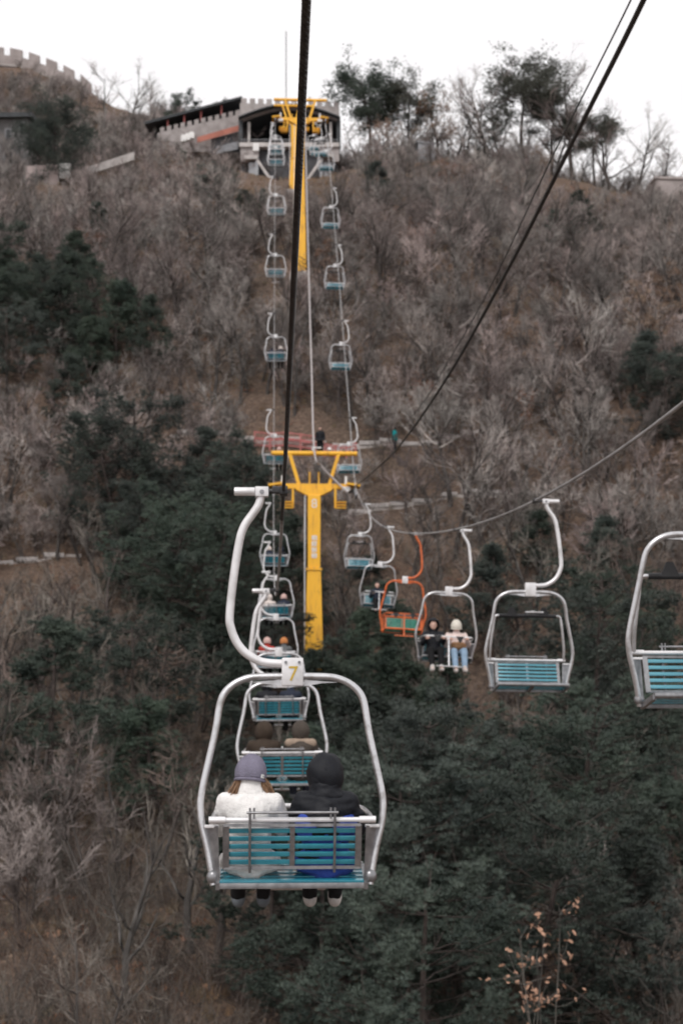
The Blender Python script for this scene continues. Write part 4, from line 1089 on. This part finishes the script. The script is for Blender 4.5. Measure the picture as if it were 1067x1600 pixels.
NBARE = [bare_tree(51, 6.5, 1, .8, .10, .9, 0, .0052, 'twig'), bare_tree(52, 5.0, 2, .9, .08, .9, 0, .0052, 'twig'), bare_tree(53, 4.2, 3, .8, .10, .8, 0, .005, 'twig'), bare_tree(54, 7.0, 1, .6, .14, .9, 0, .0055, 'twig')]
NBAREH = [6.5, 5.0, 4.2, 7.0]
NTREE = {'pine': 0, 'bare': 0, 'leafy': 0}
def plant(kind, k, p, s, rz, label, group, cat='tree', lean=0.0):
    tm, cm, lm = {'pine': PINES, 'bare': BARES + NBARE, 'leafy': LEAFY}[kind][k]
    r = empty({'pine': 'pine_tree', 'bare': 'bare_tree', 'leafy': 'oak_tree'}[kind], p, rz); r.scale = (s,) * 3; r.rotation_euler = (lean, lean * .5, rz)
    tag(r, label, cat, group); obj('trunk', tm, r)
    c = obj('crown', cm, r)
    if lm: obj('foliage', lm, r)
    NTREE[kind] += 1
    return r

# photo regions that stay clear of crowns standing in front of them: x0, y0, x1, y1, depth of the thing
CLEAR = [(392, 664, 548, 704, 92.5), (466, 690, 522, 985, 68.5), (438, 150, 486, 412, 111), (372, 140, 534, 292, 168), (290, 150, 376, 240, 172), (222, 160, 300, 215, 172), (530, 150, 560, 262, 170), (690, 150, 770, 246, 170), (860, 200, 1067, 290, 170), (140, 110, 225, 175, 240), (38, 252, 112, 288, 150),
         (126, 236, 212, 262, 153), (-10, 858, 128, 880, 80), (556, 770, 640, 790, 84.0), (-20, 60, 112, 110, 222), (606, 668, 628, 704, 90), (648, 226, 686, 250, 157), (790, 1450, 905, 1700, 36)]
def clear_ok(p, h, w):
    bx, by, d = proj(p); tx, ty, _ = proj(p + Vector((0, 0, h))); ww = w / d * F
    for x0, y0, x1, y1, dd in CLEAR:
        if d < dd - .8 and bx + ww > x0 and bx - ww < x1 and ty < y1 and by > y0: return False
    return True
def corridor_ok(p, h):
    for rp, lo in ((RL, -2.2), (RR, -2.2)):
        if abs(p.x - rp.x) < 2.6 and 0 < p.y < rp.y4:
            if p.z + h > rp.z(p.y) - 3.9: return False
    return True

# photo areas where evergreens stand: cx, cy, rx, ry, weight
PINEZ = [(70, 510, 165, 112, .85), (110, 430, 90, 45, .7), (250, 530, 80, 60, .35), (290, 800, 150, 110, .95), (370, 930, 150, 100, .95), (455, 1120, 150, 140, .85), (820, 1020, 300, 90, .72),
         (820, 1200, 330, 180, .74), (760, 1430, 330, 190, .74), (900, 850, 110, 50, .6), (1030, 600, 70, 60, .8), (385, 285, 60, 40, .95), (520, 295, 30, 28, .9),
         (165, 345, 36, 22, .7), (100, 880, 120, 50, .5), (180, 960, 150, 60, .6), (230, 1090, 170, 100, .62), (70, 1160, 120, 70, .42), (560, 880, 70, 80, .6), (600, 690, 60, 40, .4), (100, 620, 120, 50, .6), (60, 720, 80, 50, .5), (650, 930, 90, 50, .6)]
def pine_w(px, py):
    w = 0.03
    for cx, cy, rx, ry_, ww in PINEZ:
        q = ((px - cx) / rx) ** 2 + ((py - cy) / ry_) ** 2
        if q < 1.15: w = max(w, ww * min(1, (1.15 - q) / .3))
    return w
def zone(px, py):
    hz = 'at the left edge' if px < 110 else 'far left of the lift' if px < 260 else 'just left of the lift' if px < 440 else 'just right of the lift' if px < 640 else 'far right of the lift' if px < 880 else 'at the right edge'
    for lim, t in ((1430, 'along the bottom'), (1280, 'near the closest two riders'), (1130, 'near the second uphill chair'), (1000, 'near the pink coated rider'),
                   (880, 'near the orange chair'), (780, 'near the close tower head'), (680, 'by the red fence path'), (590, 'above the red fence'), (500, 'midway between the towers'),
                   (420, 'under the far tower foot'), (350, 'beside the far tower pole'), (290, 'below the station')):
        if py > lim: return t + ' ' + hz
    return 'on the ridge ' + ('left of the station' if px < 452 else 'right of the station')
PKIND = ['conical pine', 'slim pine', 'broad pine', 'small pine', 'tall spreading pine', 'umbrella pine', 'high crowned pine']
BKIND = ['single trunked tree', 'wide bare tree', 'three stemmed tree', 'low bushy tree', 'slender bare tree', 'forked bare tree', 'upright bare bush', 'thin twigged tree', 'twin stemmed tree', 'thin stemmed bush', 'tall thin tree']
OKIND = ['rusty leaved oak', 'low rusty oak', 'broad rusty oak']

rnd = random.Random(99); taken = {}
def spaced(p, r):
    k = (int(p.x // 3), int(p.y // 3))
    for i in (-1, 0, 1):
        for j in (-1, 0, 1):
            for q in taken.get((k[0] + i, k[1] + j), ()):
                if (q - p).length < r: return False
    taken.setdefault(k, []).append(p); return True
cand = []
while len(cand) < 8500:
    d = 26 + (232 - 26) * math.sqrt(rnd.random()) if rnd.random() < .7 else rnd.uniform(26, 175)
    px = rnd.uniform(-130, 1200); p = gpx(px, d); cand.append((d, px, p))
cand.sort(key=lambda c: c[0])
extra = []                                            # those beyond the countable number
for d, px, p in cand:
    bx, by, _ = proj(p); by_c = by - F * 2.2 / d       # judge the zone by where the crown shows
    if bx < -120 or bx > 1190 or by > 2000 or by < 60 or (d > 208 and bx < 180): continue
    w = pine_w(bx, by - F * 3.2 / d)
    if rnd.random() < w:
        k = rnd.randrange(5); s = rnd.uniform(.75, 1.15)
        if by_c < 330: s *= .85
        h = PINEH[k] * s
        if not clear_ok(p, h, 1.6 * s) or not corridor_ok(p, h):
            s *= .55; h *= .55
            if not clear_ok(p, h, 1.2 * s) or not corridor_ok(p, h): continue
        if not spaced(p, 2.3): continue
        if d < 44 and bx < 430: continue
        if NTREE['pine'] < 290: plant('pine', k, p, s, rnd.uniform(0, 6.28), PKIND[k] + ' ' + zone(bx, by_c), 'pines ' + zone(bx, by_c))
    else:
        if by_c > 1150 and bx < 420 and rnd.random() < (.66 if by_c < 1300 else .94): continue
        if by_c > 1270 and bx >= 420 and rnd.random() < .6: continue
        if d < 33: continue
        leafy = d < 150 and by_c < 1050 and rnd.random() < (.05 if by_c < 700 else .03)
        if d > 212 and bx < 170: continue
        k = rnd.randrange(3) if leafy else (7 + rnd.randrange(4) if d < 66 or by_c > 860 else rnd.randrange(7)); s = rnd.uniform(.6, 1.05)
        if d > 125: s *= .72
        h = (LEAFH if leafy else BAREH + NBAREH)[k] * s
        if not clear_ok(p, h * .85, 1.1 * s) or not corridor_ok(p, h):
            s *= .5; h *= .5
            if not clear_ok(p, h * .9, .8 * s) or not corridor_ok(p, h):
                s *= .6; h *= .6
                if not clear_ok(p, h * .9, .7 * s) or not corridor_ok(p, h): continue
        if not spaced(p, 1.2 if 60 < d < 125 else 1.3): continue
        if leafy: plant('leafy', k, p, s, rnd.uniform(0, 6.28), OKIND[k] + ' ' + zone(bx, by_c), 'oaks ' + zone(bx, by_c))
        else: extra.append((d, k, p, s, bx, by_c))
def vis_size(e): return e[3] / e[0]
extra.sort(key=vis_size, reverse=True)
for d, k, p, s, bx, by_c in extra[:295]:
    plant('bare', k, p, s, rnd.uniform(0, 6.28), BKIND[k] + ' ' + zone(bx, by_c), 'bare trees ' + zone(bx, by_c))
rest = [(e[1], e[2], e[3]) for e in extra[295:]]

# single trees that stand out
M['needle_dry'] = mat('dry pine needles', (.125, .13, .103), .7, 0, (.058, .062, .050), .9)
def special(kind, k, px, d, h, label, dz=0.0, lean=0.0, brown=False):
    H = {'pine': PINEH, 'bare': BAREH + NBAREH, 'leafy': LEAFH}[kind][k]
    t = plant(kind, k, gpx(px, d) + Vector((0, 0, dz)), h / H, rnd.uniform(0, 6.28), label, None, lean=lean)
    if brown: setmat([c for c in t.children if c.name.startswith('crown')][0], M['needle_dry'])
    return t
special('pine', 7, 76, 146, 8.8, 'big dark pine in front of the grey house at upper left')
special('pine', 5, 578, 162, 11.6, 'dark pine crown just right of the station roof')
special('pine', 6, 640, 164, 9.8, 'brownish green pine between the station and the grey hut', brown=True)
special('leafy', 0, 600, 158, 7.2, 'rusty leaved tree below the dark pine right of the station')
special('leafy', 2, 690, 160, 9.2, 'rusty leaved tree behind the grey hut on the ridge')
special('pine', 5, 826, 158, 12.6, 'tall umbrella shaped pine on the right ridge against the sky', brown=True)
special('pine', 6, 942, 157, 8.2, 'low flat topped pine right of the dark cable on the ridge', brown=True)
special('pine', 6, 872, 160, 9.6, 'smaller pine leaning against the right side of the umbrella shaped pine', brown=True)
special('leafy', 2, 655, 163, 8.6, 'dense rusty grey tree left of the grey hut on the ridge')
for px_, h_, lb in ((735, 7.5, 'bare tree in the gap left of the slim ridge tree'), (800, 9.5, 'bare tree crossing the trunk of the umbrella shaped pine'), (1040, 8.5, 'bare tree beside the dark brick hut'), (1062, 7.0, 'bare tree cut by the right edge on the ridge'), (560, 6.5, 'bare tree between the station and the first dark pine'), (882, 11.0, 'tall bare tree just left of the dark cable')):
    special('bare', rnd.choice((0, 1, 5)), px_, 158, h_, lb)
special('bare', 1, 715, 161, 8.4, 'bare spreading tree just right of the grey hut')
special('bare', 4, 772, 157, 11.5, 'slim bare tree standing left of the umbrella shaped pine')
special('bare', 0, 905, 157, 13.0, 'tall bare tree behind the dark cable on the right ridge')
special('bare', 1, 972, 156, 12.5, 'spreading bare tree right of the flat topped pine')
special('bare', 4, 1010, 155, 9.0, 'thin bare tree near the right end of the ridge')
special('bare', 4, 182, 176, 10.0, 'bare tree against the sky right of the ancient wall')
special('bare', 0, 150, 190, 9.0, 'bare tree just below the end of the ancient wall')
special('bare', 5, 215, 172, 7.5, 'bare tree beside the low end of the roofed walkway')
special('pine', 3, 940, 79, 4.6, 'lone bushy pine under the right hand rope')
special('bare', 1, 930, 41, 6.6, 'pale twiggy tree among the pines at lower right', -1.0)
special('bare', 2, 165, 43, 5.0, 'forked bare sapling at the lower left')
special('bare', 6, 60, 40, 3.6, 'low bare bush at the bottom left edge')

# young oak with a few orange leaves near the bottom
sp = gpx(838, 28.0); rr = random.Random(8); tre = Tree3(); lv = MB(); leaf_tips = []
yo = empty('oak_sapling', sp); tag(yo, 'small sapling with orange dry leaves at the bottom right', 'sapling')
top_z = (pt(838, 1462, 28.0).z - sp.z) * 1.12
for k in range(5):
    a = rr.uniform(0, 6.28); pts, dd = grow(rr, Vector((0, 0, -.2)), Vector((math.cos(a) * .16, math.sin(a) * .16, 1)), top_z * rr.uniform(.8, 1.02), 7, .07, .06); tre.limb(pts, .03, .007, 5)
    for b in range(16):
        i = rr.randrange(3, 8); q, _ = grow(rr, pts[i], Vector((rr.gauss(0, 1), rr.gauss(0, 1), .5)), rr.uniform(.4, .8), 3, .15, .08); tre.limb(q, .009, .004, 4); leaf_tips += q[1:]
obj('stem', newmesh('stem', tre.v, tre.f, M['twig'], True), yo)
lme = newmesh('leaf', [(-.075, 0, 0), (-.02, .035, .01), (.04, .03, .012), (.08, 0, 0), (.04, -.03, .012), (-.02, -.035, .01)], [(0, 1, 2, 3), (0, 3, 4, 5)], mat('orange oak leaf', (.46, .28, .19), .8, 0, (.32, .17, .11), 4))
for k in range(260):
    t = rr.choice(leaf_tips); o = obj('leaf', lme, yo, t + rv(rr, .05)); o.rotation_euler = (rr.uniform(-1.2, 1.2), rr.uniform(-1.2, 1.2), rr.uniform(0, 6.28)); o.scale = (rr.uniform(.5, 1.0),) * 3

# ------------------------------------------------------------------ stuff: the rest of the wood, undergrowth and dry grass
def scatter(name, protos, pts, label, cat):
    """protos: list of mesh lists; pts: (index, point, scale)"""
    c = bpy.data.collections.new(name + '_kinds')
    for i, meshes in enumerate(protos):
        bm = bmesh.new(); ms = []
        for me in meshes:
            if me is None: continue
            base = len(ms); ms.append(me.materials[0]); n0 = len(bm.faces); bm.from_mesh(me); bm.faces.ensure_lookup_table()
            for f in bm.faces[n0:]: f.material_index = base
        j = bpy.data.meshes.new('%s_%02d' % (name, i)); bm.to_mesh(j); bm.free()
        for m_ in ms: j.materials.append(m_)
        c.objects.link(bpy.data.objects.new('%s_%02d' % (name, i), j))
    me = bpy.data.meshes.new(name); me.from_pydata([tuple(p) for _, p, _ in pts], [], [])
    for an, ty, vals in (('idx', 'INT', [a for a, _, _ in pts]), ('scl', 'FLOAT', [s for _, _, s in pts]), ('rot', 'FLOAT', [random.uniform(0, 6.28) for _ in pts])):
        at = me.attributes.new(an, ty, 'POINT'); at.data.foreach_set('value', vals)
    o = obj(name, me); tag(o, label, cat, kind='stuff')
    ng = bpy.data.node_groups.new(name, 'GeometryNodeTree')
    ng.interface.new_socket('Geometry', in_out='INPUT', socket_type='NodeSocketGeometry'); ng.interface.new_socket('Geometry', in_out='OUTPUT', socket_type='NodeSocketGeometry')
    N, L = ng.nodes, ng.links
    gi, go = N.new('NodeGroupInput'), N.new('NodeGroupOutput')
    ci = N.new('GeometryNodeCollectionInfo'); ci.inputs['Collection'].default_value = c; ci.inputs['Separate Children'].default_value = True; ci.inputs['Reset Children'].default_value = True
    iop = N.new('GeometryNodeInstanceOnPoints'); iop.inputs['Pick Instance'].default_value = True
    def na(nm, ty):
        q = N.new('GeometryNodeInputNamedAttribute'); q.data_type = ty; q.inputs['Name'].default_value = nm; return q.outputs['Attribute']
    cx = N.new('ShaderNodeCombineXYZ'); L.new(na('rot', 'FLOAT'), cx.inputs[2])
    e2 = N.new('FunctionNodeEulerToRotation'); L.new(cx.outputs[0], e2.inputs[0])
    L.new(gi.outputs[0], iop.inputs['Points']); L.new(ci.outputs[0], iop.inputs['Instance']); L.new(na('idx', 'INT'), iop.inputs['Instance Index'])
    L.new(e2.outputs[0], iop.inputs['Rotation']); L.new(na('scl', 'FLOAT'), iop.inputs['Scale']); L.new(iop.outputs[0], go.inputs[0])
    md = o.modifiers.new('scatter', 'NODES'); md.node_group = ng
    return o
scatter('bare_woodland', BARES + NBARE, rest, 'dense far mass of bare grey brown trees on the slope', 'woodland')

def shrub(seed, n, h, m, spread=.5, r=.006):
    rn = random.Random(seed); t = Tree3()
    for k in range(n):
        a = rn.uniform(0, 6.28); p, dd = grow(rn, Vector((rn.gauss(0, .12), rn.gauss(0, .12), -.1)), Vector((math.cos(a) * spread, math.sin(a) * spread, 1)), h * rn.uniform(.5, 1), 4, .16, .04); t.limb(p, r * 1.4, r * .6, 3)
        for b in range(5):
            i = rn.randrange(1, 5); q, _ = grow(rn, p[i], (p[i] - p[i - 1]).normalized() + rv(rn, .6), h * .35, 2, .15, .05); t.limb(q, r, r * .5, 3)
    return newmesh('shrub', t.v, t.f, m)
def tussock(seed, n, h):
    rn = random.Random(seed); v, f = [], []
    for k in range(n):
        a = rn.uniform(0, 6.28); c = Vector((rn.gauss(0, .10), rn.gauss(0, .10), 0)); d = Vector((math.cos(a) * rn.uniform(.1, .8), math.sin(a) * rn.uniform(.1, .8), 1)).normalized(); w = Vector((-math.sin(a), math.cos(a), 0)) * .008; l = h * rn.uniform(.5, 1)
        b = len(v); v += [c - w, c + w, c + d * l]; f.append((b, b + 1, b + 2))
    return newmesh('tussock', v, f, M['grass'])
SH = [[shrub(41, 9, 1.5, M['shrub'])], [shrub(42, 12, 1.1, M['shrub'], .8)], [shrub(43, 7, 2.2, M['twig'], .4)], [tussock(44, 60, .5)], [tussock(45, 40, .7)]]
lf_v, lf_f = [], []
rn = random.Random(4)
for k in range(46):
    c = Vector((rn.gauss(0, .5), rn.gauss(0, .5), rn.uniform(.01, .06) + 0)); u = rv(rn).normalized() * rn.uniform(.05, .08); w = rv(rn).cross(u).normalized() * u.length * .6
    b = len(lf_v); lf_v += [c - u, c + w, c + u, c - w]; lf_f.append((b, b + 1, b + 2, b + 3))
SH.append([newmesh('litter', lf_v, lf_f, M['deadleaf'])])
spts = []
while len(spts) < 12300:
    near = len(spts) > 11500                            # thicker scrub at the lower left
    d = 26 + 40 * rnd.random() if near else 24 + (222 - 24) * rnd.random() ** .85; px = rnd.uniform(-120, 480) if near else rnd.uniform(-120, 1190); p = gpx(px, d)
    x, y, _ = proj(p)
    if y > 1900 or (d > 175 and x > 420): continue
    k = rnd.choices(range(6), (3, 3, 2, 2.4, 2, 2.5))[0]; s = rnd.uniform(.6, 1.25)
    if k < 3 and not clear_ok(p, 1.6 * s, .5): continue
    spts.append((k, p + Vector((0, 0, .02)), s))
for k in range(700):                                  # brush on the hill under the ancient wall
    p = gpx(rnd.uniform(-80, 270), rnd.uniform(165, 219)); sc_ = rnd.uniform(.9, 1.7)
    if clear_ok(p, 1.2 * sc_, .5): spts.append((rnd.randrange(3), p, sc_))
scatter('undergrowth', SH, spts, 'dry shrubs, grass tufts and leaf litter covering the slope', 'undergrowth')
# look-alike trees that share a wording are told apart by their order from the left
same = {}
for o in SC.objects:
    if o.parent is None and o.get('category') == 'tree': same.setdefault(o['label'], []).append(o)
ORD = ['', 'second', 'third', 'fourth', 'fifth', 'sixth', 'seventh', 'eighth', 'ninth', 'tenth']
for lab, os_ in same.items():
    if len(os_) < 2: continue
    os_.sort(key=lambda q: proj(q.location)[0])
    for k, q in enumerate(os_):
        q['label'] = lab + (', leftmost' if k == 0 else ', rightmost' if k == len(os_) - 1 else ', %s from left' % ORD[k] if k < 10 else ', towards the right')
print('TREES', NTREE, 'rest', len(rest))
